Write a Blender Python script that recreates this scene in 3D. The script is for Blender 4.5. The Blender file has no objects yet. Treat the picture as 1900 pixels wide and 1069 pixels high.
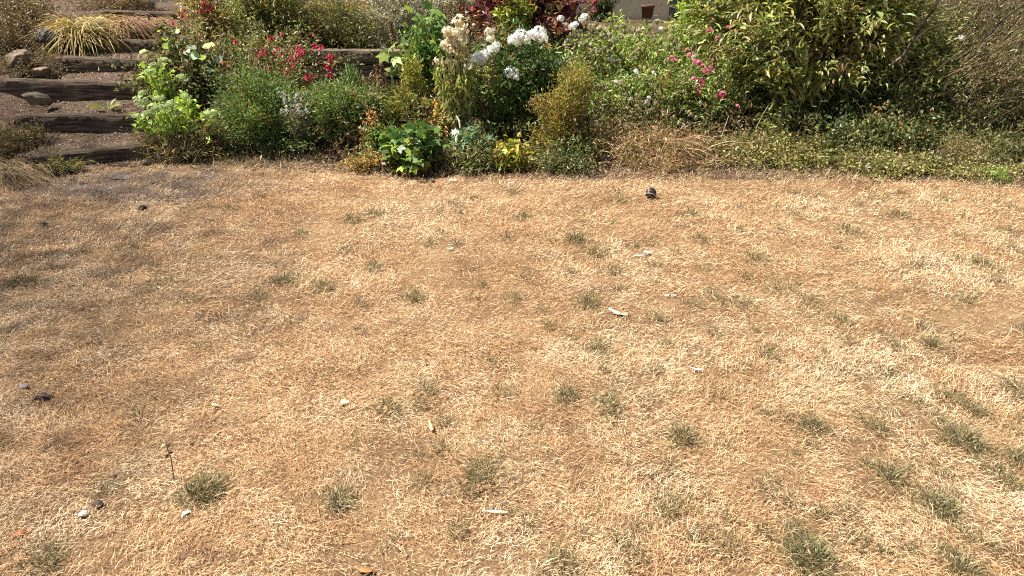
import bpy, math, random
import numpy as np
from mathutils import Matrix, Vector

random.seed(7)
RNG = np.random.default_rng(7)
R = math.radians
scene = bpy.context.scene
COL = scene.collection

# ------------------------------------------------------------------ camera
PITCH, F, CZ = R(24.0), 1357.0, 1.6
cam_d = bpy.data.cameras.new('camera')
cam = bpy.data.objects.new('camera', cam_d)
COL.objects.link(cam)
cam.location = (0, 0, CZ)
cam.rotation_euler = (R(90) - PITCH, 0, 0)
cam_d.angle = 2 * math.atan(950 / F)
cam_d.clip_start, cam_d.clip_end = 0.05, 600
scene.camera = cam

# ------------------------------------------------------------------ sky and sun
SUN = Vector((-0.60, 0.02, 1.0)).normalized()          # towards the sun
world = bpy.data.worlds.new('World')
scene.world = world
world.use_nodes = True
wn = world.node_tree.nodes
bg = wn['Background']
sky = wn.new('ShaderNodeTexSky')
sky.sky_type = 'NISHITA'
sky.sun_disc = False
sky.sun_elevation = math.asin(SUN.z)
sky.sun_rotation = math.atan2(SUN.x, SUN.y)
world.node_tree.links.new(sky.outputs[0], bg.inputs[0])
bg.inputs[1].default_value = 0.05
sun_d = bpy.data.lights.new('sun', 'SUN')
sun_d.energy, sun_d.angle, sun_d.color = 5.0, R(0.53), (1.0, 0.94, 0.84)
sun = bpy.data.objects.new('sun', sun_d)
COL.objects.link(sun)
sun.rotation_euler = SUN.to_track_quat('Z', 'Y').to_euler()
sun.location = (-6, 6, 12)

vs = scene.view_settings
vs.view_transform, vs.look, vs.gamma, vs.exposure = 'Standard', 'None', 1.0, 1.25
vs.use_curve_mapping = False
scene.cycles.max_bounces = 5
scene.cycles.filter_width = 1.1
scene.cycles.use_denoising = False
scene.cycles.transmission_bounces = 4
scene.cycles.transparent_max_bounces = 4

# ------------------------------------------------------------------ picture geometry to place coordinates
CP, SP = math.cos(PITCH), math.sin(PITCH)
def at(px, py, Y):
    """the point of the place at distance Y that the photograph shows at pixel px, py"""
    u, v = (px - 950) / F, (534.5 - py) / F
    t = Y / (CP + v * SP)
    return Vector((u * t, Y, CZ + (v * CP - SP) * t))
def mpp(Y, z=0.4):
    return (Y * CP + (CZ - z) * SP) / F
def lawn_at(px, py):
    u, v = (px - 950) / F, (534.5 - py) / F
    t = -CZ / (v * CP - SP)
    return Vector((u * t, (CP + v * SP) * t, 0))

# ------------------------------------------------------------------ noise
def vnoise(x, y, seed=0):
    xi, yi = np.floor(x).astype(np.int64), np.floor(y).astype(np.int64)
    xf, yf = x - xi, y - yi
    def h(a, b):
        n = (a * 374761393 + b * 668265263 + seed * 144665) & 0x7fffffff
        n = ((n ^ (n >> 13)) * 1274126177) & 0x7fffffff
        return ((n ^ (n >> 16)) & 0xffff) / 65535.0
    sx, sy = xf * xf * (3 - 2 * xf), yf * yf * (3 - 2 * yf)
    a = h(xi, yi) * (1 - sx) + h(xi + 1, yi) * sx
    b = h(xi, yi + 1) * (1 - sx) + h(xi + 1, yi + 1) * sx
    return a * (1 - sy) + b * sy
def fbm(x, y, s, seed=0, o=3):
    x, y = np.asarray(x, float), np.asarray(y, float)
    r, a, t = 0, 1.0, 0
    for k in range(o):
        r = r + a * vnoise(x * s + 17.3 * k, y * s - 9.1 * k, seed + k)
        t += a; a *= 0.5; s *= 2.1
    return r / t
def sstep(a, b, x):
    t = np.clip((np.asarray(x, float) - a) / (b - a), 0, 1)
    return t * t * (3 - 2 * t)

# ------------------------------------------------------------------ terrain shape
EX = np.array([-60, -8, -4.6, -4.0, -3.0, -2.4, -1.0, 0.65, 2.55, 3.25, 3.95, 6, 60])
EY = np.array([5.6, 5.6, 5.75, 6.0, 6.2, 6.12, 5.84, 5.72, 5.72, 5.60, 5.45, 5.2, 5.2])
def edge(x): return np.interp(x, EX, EY)
# steps: px left, px right, py left, py right, Y left, Y right
STEPS = [(58, 287, 291, 268, 6.02, 6.36), (22, 262, 214, 213, 6.72, 6.78), (-30, 262, 147, 153, 7.28, 7.32),
         (112, 290, 106, 112, 7.74, 7.78), (172, 330, 73, 77, 8.2, 8.24), (238, 372, 46, 50, 8.7, 8.74),
         (186, 330, 19, 25, 9.2, 9.24)]
ST = []
for (xl, xr, yl, yr, Yl, Yr) in STEPS:
    ST.append((at(xl, yl, Yl), at(xr, yr, Yr)))
def stair_z(x, y):
    z = np.zeros_like(y)
    n = len(ST)
    for k, (a, b) in enumerate(ST):
        yk = a.y + (b.y - a.y) * np.clip((x - a.x) / (b.x - a.x), -0.5, 1.5)
        zk = (a.z + b.z) / 2
        zp = 0 if k == 0 else (ST[k - 1][0].z + ST[k - 1][1].z) / 2
        z = z + (zk - zp) * (0.80 * sstep(0.03, 0.11, y - yk) + 0.20 * sstep(-0.35, -0.02, y - yk)) 
    return z - 0.015
def bank_z(x, y):
    s = y - edge(x)
    wl = 1 - sstep(0.2, 1.2, x)                        # where the sleeper wall stands
    a = 0.27 * sstep(-0.05, 1.5, s) + 0.47 * sstep(7.64, 7.74, y) + 0.31 * sstep(7.9, 9.4, y)
    b = 0.90 * np.clip(sstep(-0.3, 3.6, s), 0, 1)
    z = a * wl + b * (1 - wl)
    lft = sstep(4.15, 4.75, -x - 0.25 * (y - 6.2))
    c = 1.05 * np.clip((s - 0.05) / 3.5, 0, 1)
    return z * (1 - lft) + c * lft
def terrain(x, y):
    x, y = np.asarray(x, float), np.asarray(y, float)
    b = bank_z(x, y)
    xc = -3.66 - 0.23 * (y - 6.2)
    m = 1 - sstep(0.52, 0.70, np.abs(x - xc))
    z = b * (1 - m) + stair_z(x, y) * m
    und = (fbm(x, y, 0.9, 3) - 0.5) * 0.05 + (fbm(x, y, 5, 5) - 0.5) * 0.016
    return z + und * np.where(np.abs(x) < 20, 1, 0)
def tz(x, y): return float(terrain(np.array([x]), np.array([y]))[0])

# ------------------------------------------------------------------ objects and meshes
def tag(o, label=None, cat=None, group=None, kind=None):
    if label: o['label'] = label
    if cat: o['category'] = cat
    if group: o['group'] = group
    if kind: o['kind'] = kind
    return o
def empty(name, loc, label, cat, group=None):
    o = bpy.data.objects.new(name, None)
    o.empty_display_size = 0.1
    o.location = loc
    COL.objects.link(o)
    return tag(o, label, cat, group)
def tri_mesh(name, V, T, C=None, mat=None, smooth=False):
    V = np.asarray(V, np.float32); T = np.asarray(T, np.int32)
    me = bpy.data.meshes.new(name)
    me.vertices.add(len(V)); me.vertices.foreach_set('co', V.ravel())
    me.loops.add(T.size); me.loops.foreach_set('vertex_index', T.ravel())
    me.polygons.add(len(T))
    me.polygons.foreach_set('loop_start', np.arange(0, T.size, 3, dtype=np.int32))
    if smooth: me.polygons.foreach_set('use_smooth', np.ones(len(T), bool))
    if C is not None:
        ca = me.color_attributes.new('Col', 'FLOAT_COLOR', 'POINT')
        c4 = np.ones((len(V), 4), np.float32); c4[:, :3] = C
        ca.data.foreach_set('color', c4.ravel())
    if mat: me.materials.append(mat)
    me.update(calc_edges=True)
    return me
def link(name, me, parent=None, loc=None):
    o = bpy.data.objects.new(name, me)
    COL.objects.link(o)
    if parent: o.parent = parent
    if loc is not None: o.location = loc
    return o
class MB:
    """collects pieces of one mesh"""
    def __init__(s): s.V, s.T, s.C, s.n = [], [], [], 0
    def add(s, V, T, C):
        V = np.asarray(V, float).reshape(-1, 3)
        C = np.broadcast_to(np.asarray(C, float), (len(V), 3)) if np.ndim(C) == 1 else np.asarray(C, float)
        s.V.append(V); s.T.append(np.asarray(T) + s.n); s.C.append(C); s.n += len(V)
        return s
    def mesh(s, name, mat, origin=(0, 0, 0), smooth=False):
        return tri_mesh(name, np.concatenate(s.V) - np.array(origin), np.concatenate(s.T), np.concatenate(s.C), mat, smooth)
    def build(s, name, mat, parent=None, origin=(0, 0, 0), smooth=False):
        return link(name, s.mesh(name, mat, origin, smooth), parent)

# ------------------------------------------------------------------ materials
def nodemat(name):
    m = bpy.data.materials.new(name); m.use_nodes = True
    nt = m.node_tree
    for n in list(nt.nodes): nt.nodes.remove(n)
    out = nt.nodes.new('ShaderNodeOutputMaterial')
    return m, nt, out
def N(nt, typ, **kw):
    n = nt.nodes.new(typ)
    for k, v in kw.items():
        if k in n.inputs: n.inputs[k].default_value = v
        else: setattr(n, k, v)
    return n
def leaf_mat(name, trans=0.3, rough=0.5, spec=0.35, tint=(1.25, 1.2, 0.7)):
    m, nt, out = nodemat(name)
    a = N(nt, 'ShaderNodeAttribute', attribute_name='Col')
    tc = N(nt, 'ShaderNodeTexCoord')
    nz = N(nt, 'ShaderNodeTexNoise', Scale=60.0, Detail=2.0)
    nt.links.new(tc.outputs['Object'], nz.inputs['Vector'])
    mr = N(nt, 'ShaderNodeMapRange'); mr.inputs['To Min'].default_value = 0.82; mr.inputs['To Max'].default_value = 1.18
    nt.links.new(nz.outputs['Fac'], mr.inputs['Value'])
    mu = N(nt, 'ShaderNodeVectorMath', operation='SCALE')
    nt.links.new(a.outputs['Color'], mu.inputs[0]); nt.links.new(mr.outputs[0], mu.inputs['Scale'])
    p = N(nt, 'ShaderNodeBsdfPrincipled', Roughness=rough)
    p.inputs['Specular IOR Level'].default_value = spec
    nt.links.new(mu.outputs[0], p.inputs['Base Color'])
    t = N(nt, 'ShaderNodeBsdfTranslucent')
    tm = N(nt, 'ShaderNodeVectorMath', operation='MULTIPLY'); tm.inputs[1].default_value = tint
    nt.links.new(mu.outputs[0], tm.inputs[0]); nt.links.new(tm.outputs[0], t.inputs['Color'])
    mx = N(nt, 'ShaderNodeMixShader'); mx.inputs[0].default_value = trans
    nt.links.new(p.outputs[0], mx.inputs[1]); nt.links.new(t.outputs[0], mx.inputs[2])
    nt.links.new(mx.outputs[0], out.inputs['Surface'])
    return m
def ramp(nt, stops):
    r = N(nt, 'ShaderNodeValToRGB')
    el = r.color_ramp.elements
    while len(el) < len(stops): el.new(0.5)
    for e, (p, c) in zip(el, stops): e.position = p; e.color = (*c, 1)
    return r
def surf_mat(name, stops, scale=8, stretch=(1, 1, 1), rough=0.85, bump=0.4, bscale=60, detail=6, bdist=0.01, coord='Object', voro=None):
    m, nt, out = nodemat(name)
    tc = N(nt, 'ShaderNodeTexCoord')
    mp = N(nt, 'ShaderNodeMapping'); mp.inputs['Scale'].default_value = stretch
    nt.links.new(tc.outputs[coord], mp.inputs[0])
    n1 = N(nt, 'ShaderNodeTexNoise', Scale=scale, Detail=detail, Roughness=0.65)
    nt.links.new(mp.outputs[0], n1.inputs['Vector'])
    r = ramp(nt, stops)
    nt.links.new(n1.outputs['Fac'], r.inputs[0])
    n2 = N(nt, 'ShaderNodeTexNoise', Scale=bscale, Detail=6.0, Roughness=0.7)
    nt.links.new(mp.outputs[0], n2.inputs['Vector'])
    b = N(nt, 'ShaderNodeBump', Strength=bump, Distance=bdist)
    nt.links.new(n2.outputs['Fac'], b.inputs['Height'])
    p = N(nt, 'ShaderNodeBsdfPrincipled', Roughness=rough)
    p.inputs['Specular IOR Level'].default_value = 0.2
    # fine speckle on top of the broad colour
    mr = N(nt, 'ShaderNodeMapRange'); mr.inputs['From Min'].default_value = 0.3; mr.inputs['From Max'].default_value = 0.7
    mr.inputs['To Min'].default_value = 0.6; mr.inputs['To Max'].default_value = 1.35
    nt.links.new(n2.outputs['Fac'], mr.inputs['Value'])
    mu = N(nt, 'ShaderNodeVectorMath', operation='SCALE')
    nt.links.new(r.outputs[0], mu.inputs[0]); nt.links.new(mr.outputs[0], mu.inputs['Scale'])
    nt.links.new(mu.outputs[0], p.inputs['Base Color'])
    nt.links.new(b.outputs[0], p.inputs['Normal'])
    nt.links.new(p.outputs[0], out.inputs['Surface'])
    return m
M = {
    'leaf': leaf_mat('foliage', 0.36, 0.42, 0.5),
    'glossy': leaf_mat('glossy_foliage', 0.28, 0.36, 0.5),
    'petal': leaf_mat('petals', 0.55, 0.6, 0.2, (1.0, 1.0, 1.0)),
    'straw': leaf_mat('dry_grass_blades', 0.22, 0.62, 0.25, (1.1, 1.0, 0.8)),
    'stem': leaf_mat('plant_stems', 0.0, 0.7, 0.2),
    'bits': leaf_mat('small_solid_things', 0.0, 0.55, 0.35),
    'thatch': surf_mat('lawn_thatch', [(0.25, (0.13, 0.07, 0.034)), (0.5, (0.25, 0.15, 0.075)), (0.75, (0.37, 0.24, 0.125))], 3.0, bscale=90, bump=0.9, bdist=0.02),
    'soil': surf_mat('dry_soil', [(0.3, (0.06, 0.036, 0.022)), (0.55, (0.115, 0.072, 0.045)), (0.8, (0.18, 0.12, 0.08))], 5.0, bscale=70, bump=0.9, bdist=0.02),
    'wood': surf_mat('weathered_sleeper', [(0.32, (0.03, 0.02, 0.013)), (0.48, (0.115, 0.077, 0.05)), (0.66, (0.32, 0.24, 0.16))], 4.0, (1.0, 14, 14), 0.8, 1.0, 11, bdist=0.025),
    'wood_old': surf_mat('grey_sleeper', [(0.32, (0.06, 0.045, 0.03)), (0.48, (0.21, 0.165, 0.11)), (0.66, (0.42, 0.34, 0.235))], 4.0, (1.0, 14, 14), 0.8, 1.0, 11, bdist=0.025),
    'stone_grey': surf_mat('grey_stone', [(0.3, (0.075, 0.072, 0.072)), (0.55, (0.16, 0.15, 0.145)), (0.75, (0.30, 0.28, 0.265))], 9, bscale=45, bump=0.7, bdist=0.015),
    'stone_tan': surf_mat('tan_stone', [(0.3, (0.10, 0.075, 0.055)), (0.55, (0.19, 0.145, 0.105)), (0.75, (0.29, 0.23, 0.17))], 9, bscale=45, bump=0.7, bdist=0.015),
    'plaster': surf_mat('cream_render', [(0.3, (0.78, 0.65, 0.40)), (0.7, (0.86, 0.74, 0.50))], 4, bscale=120, bump=0.3, bdist=0.004),
    'terra': surf_mat('terracotta', [(0.3, (0.30, 0.12, 0.06)), (0.7, (0.42, 0.19, 0.10))], 8, bscale=90, bump=0.2, bdist=0.003),
    'brownpot': surf_mat('brown_clay', [(0.3, (0.10, 0.05, 0.035)), (0.7, (0.17, 0.09, 0.06))], 8, bscale=90, bump=0.2, bdist=0.003),
    'board': surf_mat('cream_board', [(0.3, (0.50, 0.45, 0.32)), (0.7, (0.62, 0.57, 0.43))], 4, (1, 8, 8), bscale=40, bump=0.2, bdist=0.004),
}

# ------------------------------------------------------------------ ground
def axis(lo, hi, step, far, n):
    core = np.arange(lo, hi + step / 2, step)
    g = np.geomspace(step * 2, far, n)
    return np.concatenate([lo - g[::-1], core, hi + g])
gx = axis(-6.0, 6.0, 0.08, 160, 14)
gy = axis(0.6, 10.8, 0.06, 160, 14)
GX, GY = np.meshgrid(gx, gy)
GZ = terrain(GX.ravel(), GY.ravel())
GV = np.stack([GX.ravel(), GY.ravel(), GZ], 1)
nx, ny = len(gx), len(gy)
ii, jj = np.meshgrid(np.arange(nx - 1), np.arange(ny - 1))
q = (jj * nx + ii).ravel()
Q = np.stack([q, q + 1, q + nx + 1, q + nx], 1)
cx, cy = GV[Q].mean(1)[:, 0], GV[Q].mean(1)[:, 1]
front = cy < edge(cx) + 0.05 * (fbm(cx, cy, 4, 9) - 0.5)
def submesh(name, mask, mat):
    q = Q[mask]; T = np.concatenate([q[:, [0, 1, 2]], q[:, [0, 2, 3]]])
    u, inv = np.unique(T, return_inverse=True)
    b = bare_at(GV[u][:, 0], GV[u][:, 1])
    b = np.maximum(b, .6 * sstep(-.10, .05, GV[u][:, 1] - edge(GV[u][:, 0])))
    return link(name, tri_mesh(name, GV[u], inv.reshape(-1, 3), np.repeat(b[:, None], 3, 1), mat, True))
def lawn_mat():
    m = M['thatch'].copy(); m.name = 'lawn_ground'; nt = m.node_tree
    p = next(n for n in nt.nodes if n.type == 'BSDF_PRINCIPLED'); src = p.inputs['Base Color'].links[0].from_socket
    a = N(nt, 'ShaderNodeAttribute', attribute_name='Col'); tc = N(nt, 'ShaderNodeTexCoord')
    nz = N(nt, 'ShaderNodeTexNoise', Scale=7.0, Detail=6.0); nt.links.new(tc.outputs['Object'], nz.inputs['Vector'])
    ad = N(nt, 'ShaderNodeMath', operation='ADD'); nt.links.new(a.outputs['Fac'], ad.inputs[0]); nt.links.new(nz.outputs['Fac'], ad.inputs[1])
    mr = N(nt, 'ShaderNodeMapRange'); mr.inputs['From Min'].default_value = .85; mr.inputs['From Max'].default_value = 1.15; nt.links.new(ad.outputs[0], mr.inputs['Value'])
    rp = ramp(nt, [(.3, (.10, .066, .042)), (.7, (.22, .15, .098))]); n2 = N(nt, 'ShaderNodeTexNoise', Scale=45.0, Detail=5.0); nt.links.new(tc.outputs['Object'], n2.inputs['Vector']); nt.links.new(n2.outputs['Fac'], rp.inputs[0])
    mx = N(nt, 'ShaderNodeMix', data_type='RGBA'); nt.links.new(mr.outputs[0], mx.inputs[0]); nt.links.new(src, mx.inputs[6]); nt.links.new(rp.outputs[0], mx.inputs[7])
    nt.links.new(mx.outputs[2], p.inputs['Base Color'])
    return m
def bare_at(x, y):
    b = np.exp(-(((x + 3.0) / 0.8) ** 2 + ((y - 5.72) / 0.40) ** 2) * 0.9)
    return np.maximum(b, 0.85 * np.exp(-(((x + 2.62) / 0.62) ** 2 + ((y - 5.35) / 0.30) ** 2)))
tag(submesh('lawn', front, lawn_mat()), 'flat lawn of dry bleached turf in front of the flower bed', kind='structure')
tag(submesh('garden_bank', ~front, M['soil']), 'sloping bank of dry soil behind the lawn', kind='structure')

# ------------------------------------------------------------------ grass blades
def blades(x, y, z, L, W, tilt, az, curl, twist, C):
    """bent blades: four vertices, two triangles each"""
    n = len(x)
    d = np.stack([np.cos(az) * np.sin(tilt), np.sin(az) * np.sin(tilt), np.cos(tilt)], 1)
    az2, t2 = az + curl, np.clip(tilt + 0.35 * np.abs(curl) + 0.25, 0, 1.75)
    d2 = np.stack([np.cos(az2) * np.sin(t2), np.sin(az2) * np.sin(t2), np.cos(t2)], 1)
    s = np.stack([-np.sin(az + twist), np.cos(az + twist), 0.3 * np.sin(twist * 3)], 1)
    p0 = np.stack([x, y, z], 1); p1 = p0 + d * (L * 0.55)[:, None]; p2 = p1 + d2 * (L * 0.45)[:, None]
    w = (W / 2)[:, None]
    V = np.stack([p0, p1 - s * w, p1 + s * w, p2], 1).reshape(-1, 3)
    b = (np.arange(n) * 4)[:, None, None]
    T = (b + np.array([[0, 2, 1], [1, 2, 3]])[None]).reshape(-1, 3)
    return V, T, np.repeat(C, 4, 0)
def pick(pal, n, jit=0.18):
    """colours drawn from a palette of (r, g, b, weight)"""
    p = np.array(pal, float); w = p[:, 3] / p[:, 3].sum()
    c = p[RNG.choice(len(p), n, p=w), :3]
    return np.clip(c * (1 + jit * RNG.standard_normal((n, 1))) * (1 + 0.06 * RNG.standard_normal((n, 3))), 0.004, 0.95)

# spots in the photograph: green tufts (px, py, radius px, strength)
TUFT = [(655, 412, 26, 1), (690, 402, 20, .8), (1068, 447, 30, 1.2), (1110, 470, 26, 1), (970, 405, 18, .9), (765, 556, 25, 1.1),
        (1092, 563, 28, 1.1), (1110, 645, 26, .9), (1215, 594, 20, .8), (525, 528, 28, 1), (600, 537, 26, 1), (480, 556, 22, .7),
        (40, 515, 30, 1), (240, 462, 26, .6), (545, 600, 18, .5), (696, 500, 20, .8), (800, 454, 16, .7), (1150, 375, 30, .8),
        (1664, 398, 24, .8), (1572, 425, 22, .9), (1405, 480, 28, .8), (1820, 490, 28, .9), (1872, 432, 22, .8), (1330, 560, 26, .7),
        (1285, 565, 24, .6), (1380, 565, 22, .7), (1440, 537, 34, .7), (1560, 600, 20, .8), (1730, 642, 26, 1.1), (1655, 640, 22, .8),
        (1430, 660, 28, .7), (1806, 760, 24, 1), (1752, 735, 28, .9), (1882, 720, 26, 1), (1785, 812, 46, 1.2), (1888, 848, 24, 1),
        (1508, 795, 32, 1.1), (1265, 816, 32, 1.1), (1050, 740, 28, 1), (1125, 757, 34, .9), (725, 757, 32, .7), (380, 905, 44, 1.3),
        (622, 930, 34, 1), (885, 882, 44, .8), (1650, 890, 34, 1.1), (1740, 942, 40, 1.2), (1505, 1035, 60, 1.2), (1790, 1062, 34, 1.1),
        (1245, 945, 30, .9), (1040, 1048, 34, .9), (1868, 890, 24, .8), (1620, 790, 26, .7), (790, 725, 28, .6), (930, 730, 30, .5),
        (300, 535, 26, .5), (960, 555, 24, .6), (1470, 395, 20, .6), (1300, 445, 26, .6), (1790, 560, 24, .7), (1500, 560, 22, .6),
        (160, 465, 20, .6), (255, 770, 24, .5), (90, 1040, 40, .7), (1360, 1020, 26, .7), (1180, 1030, 30, .6), (340, 560, 22, .5),
        (1700, 495, 20, .6), (1560, 460, 20, .5), (1845, 520, 18, .6), (560, 440, 18, .5), (430, 390, 18, .6), (1480, 360, 16, .5),
        (1750, 370, 18, .6), (860, 400, 14, .4), (1140, 505, 22, .7), (1060, 505, 16, .4), (640, 470, 24, .6), (1340, 740, 28, .5),
        (200, 905, 26, .5), (820, 835, 24, .5), (1900, 615, 22, .7), (1405, 905, 24, .4), (1590, 1000, 28, .5)]
for _ in range(170):
    _px, _py = 640 + 1300 * random.random() ** .7, 355 + 690 * random.random() ** 1.35
    if all(abs(_px - t[0]) + abs(_py - t[1]) > 34 for t in TUFT): TUFT.append((_px, _py, random.uniform(9, 20), random.uniform(.28, .65)))
TG = np.array([[*lawn_at(px, py)[:2], r * mpp(lawn_at(px, py).y, 0) * 1.0, s] for px, py, r, s in TUFT])
def green_field(x, y):
    g = np.zeros_like(x)
    for tx, ty, r, s in TG:
        d2 = ((x - tx) / (r * 1.1)) ** 2 + ((y - ty) / (r * 1.5)) ** 2
        g = np.maximum(g, s * np.exp(-d2 * 1.1))
    return g
def lawn_blades():
    X, Y = [], []
    for y0, y1, dens in [(1.0, 2.0, 37000), (2.0, 3.0, 30000), (3.0, 4.2, 16000), (4.2, 5.3, 11000), (5.3, 6.5, 9000)]:
        w = 0.80 * y1 + 1.0
        n = int(dens * (y1 - y0) * 2 * w)
        X.append(RNG.uniform(-w, w, n)); Y.append(RNG.uniform(y0, y1, n))
    x, y = np.concatenate(X), np.concatenate(Y)
    e2 = edge(x) + 0.30 * (fbm(x, y, 2.3, 151) - .55)
    # the bare worn patch at the foot of the steps
    bare = bare_at(x, y)
    spots = np.maximum(sstep(0.62, 0.74, fbm(x, y, 2.4, 41)), .9 * sstep(.66, .76, fbm(x, y, 7.5, 43, 2)))
    keep = RNG.random(len(x)) < np.where(y < e2, 1, np.exp(-(y - e2) / 0.12)) * (1 - 0.88 * np.clip(bare * 1.5, 0, 1) * sstep(.34, .56, fbm(x, y, 9, 31))) * (1 - 0.62 * spots)
    x, y = x[keep], y[keep]; n = len(x)
    z = terrain(x, y)
    g = green_field(x, y)
    c1, c2, c3 = fbm(x, y, 1.3, 11), fbm(x, y, 4.5, 21), fbm(x, y, 14, 51, 2)
    pale = np.array([0.80, 0.62, 0.41]); straw = np.array([0.71, 0.49, 0.28]); orange = np.array([0.62, 0.38, 0.195]); brown = np.array([0.24, 0.145, 0.08])
    u = RNG.random(n)
    mix = np.clip((c1 - 0.5) * 1.1 + (c2 - 0.5) * 1.3 + (c3 - 0.5) * 1.2 + 0.55 + 0.22 * RNG.standard_normal(n), 0, 1)
    C = np.where((mix < 0.5)[:, None], orange + (straw - orange) * (mix * 2)[:, None], straw + (pale - straw) * ((mix - 0.5) * 2)[:, None])
    hollow = sstep(.60, .74, fbm(x, y, 8.5, 161, 2)) * sstep(.45, .6, fbm(x, y, 1.6, 171))
    C = np.where((u < 0.09 + 0.22 * np.clip(0.5 - c2, 0, 1) + .42 * hollow)[:, None], brown, C)
    g2 = 0.30 * sstep(.54, .72, fbm(x, y, 1.9, 131)) * sstep(.4, .6, fbm(x, y, 7, 141)) * (.4 + .6 * sstep(-1.5, 1.5, x))
    gr = RNG.random(n) < np.clip(g * 0.5 + g2, 0, 0.62)
    gc = pick([(0.19, 0.17, 0.075, 3), (0.14, 0.13, 0.055, 2), (0.26, 0.235, 0.12, 2)], n)
    C = np.where(gr[:, None], gc, C)
    C = C * (1 + 0.17 * RNG.standard_normal((n, 1)))
    far = sstep(2.0, 5.5, y)
    L = (0.012 + 0.034 * RNG.random(n) ** 1.6) * (1 + 0.2 * far) * (0.75 + 0.55 * fbm(x, y, 3.1, 61)) * (1 + 0.2 * g) * np.where(RNG.random(n) < .05, 2.1, RNG.uniform(.8, 1.2, n))
    W = RNG.uniform(0.0011, 0.0025, n) * (1 + 0.8 * far)
    tilt = np.clip(RNG.normal(1.18, 0.36, n) - 0.45 * np.clip(g, 0, 1) * gr, 0.1, 1.6)
    az = RNG.uniform(0, 2 * np.pi, n) * 0.75 + 5.0 * fbm(x, y, 2.2, 71)
    return blades(x, y, z + RNG.uniform(-0.003, 0.010, n), L, W, tilt, az, RNG.normal(0, 0.8, n), RNG.normal(0, 0.5, n), np.clip(C, 0.01, 0.9))
V, T, C = lawn_blades()
tag(link('dry_grass', tri_mesh('dry_grass', V, T, C, M['straw'])), 'short bleached straw coloured grass covering the whole lawn', 'grass', kind='stuff')

# big green tufts are things, the smaller green wisps stay one mass
PALG = [(0.14, 0.135, 0.058, 3), (0.20, 0.185, 0.085, 3), (0.095, 0.09, 0.042, 1.5), (0.26, 0.22, 0.115, 3), (0.46, 0.35, 0.20, 2)]
NAMED = {(655, 412): 'green grass tuft on the lawn below the red flowered shrub', (1068, 447): 'long olive tuft in the lawn left of the white paper scraps',
         (765, 556): 'small dark green tuft alone in the middle of the dry lawn', (1092, 563): 'green tuft beside the pale bark chip on the lawn',
         (380, 905): 'large bushy grass tuft beside the dry seed stalk', (1785, 812): 'broad green tuft near the right edge of the lawn',
         (1505, 1035): 'largest green tuft, at the bottom edge right of centre', (1740, 942): 'green tuft between the broad tuft and the lower right corner',
         (1508, 795): 'dense green tuft in the lawn right of the centre', (1265, 816): 'green tuft below the white feather on the lawn',
         (600, 537): 'spiky green tuft, right of a pair left of centre', (40, 515): 'shaded green tuft at the left edge of the lawn',
         (1050, 740): 'upright green tuft in the lower middle of the lawn', (622, 930): 'dull green tuft between the large bushy tuft and the pale stick',
         (1730, 642): 'spiky green tuft in the right part of the lawn, halfway up'}
wisps = MB()
for (px, py, r, s), (tx, ty, tr, _) in zip(TUFT, TG):
    n = int((60 + 0.12 * r * r) * s * 1.35)
    k = 3; nm = (px, py) in NAMED; sub = RNG.normal(0, .14 if nm else .25, (k, 2)) * tr; sub[0] = 0; si = RNG.choice(k, n, p=[.5, .3, .2])
    off = sub[si] + np.clip(RNG.normal(0, 1, (n, 2)), -1.7, 1.7) * tr * np.where(RNG.random(n) < .55, .22, .34 if nm else .46)[:, None]
    x, y = tx + off[:, 0] * 1.1, ty + off[:, 1] * 1.5
    a = np.arctan2(off[:, 1] - sub[si][:, 1], off[:, 0] - sub[si][:, 0])
    z = terrain(x, y)
    L = RNG.uniform(0.02, 0.060, n) * (0.75 + 0.35 * s)
    W = RNG.uniform(0.0018, 0.0036, n) * (1 + 0.6 * float(sstep(2, 5.5, ty)))
    t = np.clip(np.abs(RNG.normal(0.78, 0.45, n)), 0, 1.5)
    v, t_, c = blades(x, y, z, L, W, t, a + RNG.normal(0, 0.9, n), RNG.normal(0, 0.6, n), RNG.normal(0, 0.5, n), pick(PALG, n))
    if (px, py) in NAMED:
        o = (tx, ty, tz(tx, ty))
        tag(link('grass_tuft', tri_mesh('grass_tuft', v - np.array(o), t_, c, M['straw']), None, o), NAMED[(px, py)], 'grass tuft', 'green tufts in the dry lawn')
    else: wisps.add(v, t_, c)
n_ = 7000
x_ = RNG.uniform(-4.6, 5.2, n_); y_ = edge(x_) + .05 + RNG.normal(0, .10, n_) + .25 * (fbm(x_, x_ * 0, 2.0, 181) - .5)
k_ = RNG.random(n_) < sstep(.35, .6, fbm(x_, y_, 2.6, 191)); x_, y_ = x_[k_], y_[k_]; n_ = len(x_)
v_, t_, c_ = blades(x_, y_, terrain(x_, y_), RNG.uniform(.03, .11, n_), RNG.uniform(.002, .0045, n_), np.abs(RNG.normal(.7, .4, n_)), RNG.uniform(0, 6.28, n_), RNG.normal(0, .7, n_), RNG.normal(0, .5, n_), pick([(.52, .38, .21, 3), (.34, .24, .13, 2), (.2, .2, .09, 2), (.62, .49, .30, 1)], n_))
tag(link('edge_grass', tri_mesh('edge_grass', v_, t_, c_, M['straw'])), 'longer ragged dry grass along the edge of the flower bed', 'grass', kind='stuff')
tag(wisps.build('green_grass', M['straw']), 'scattered small wisps of green grass among the dry lawn', 'grass', kind='stuff')

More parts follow.
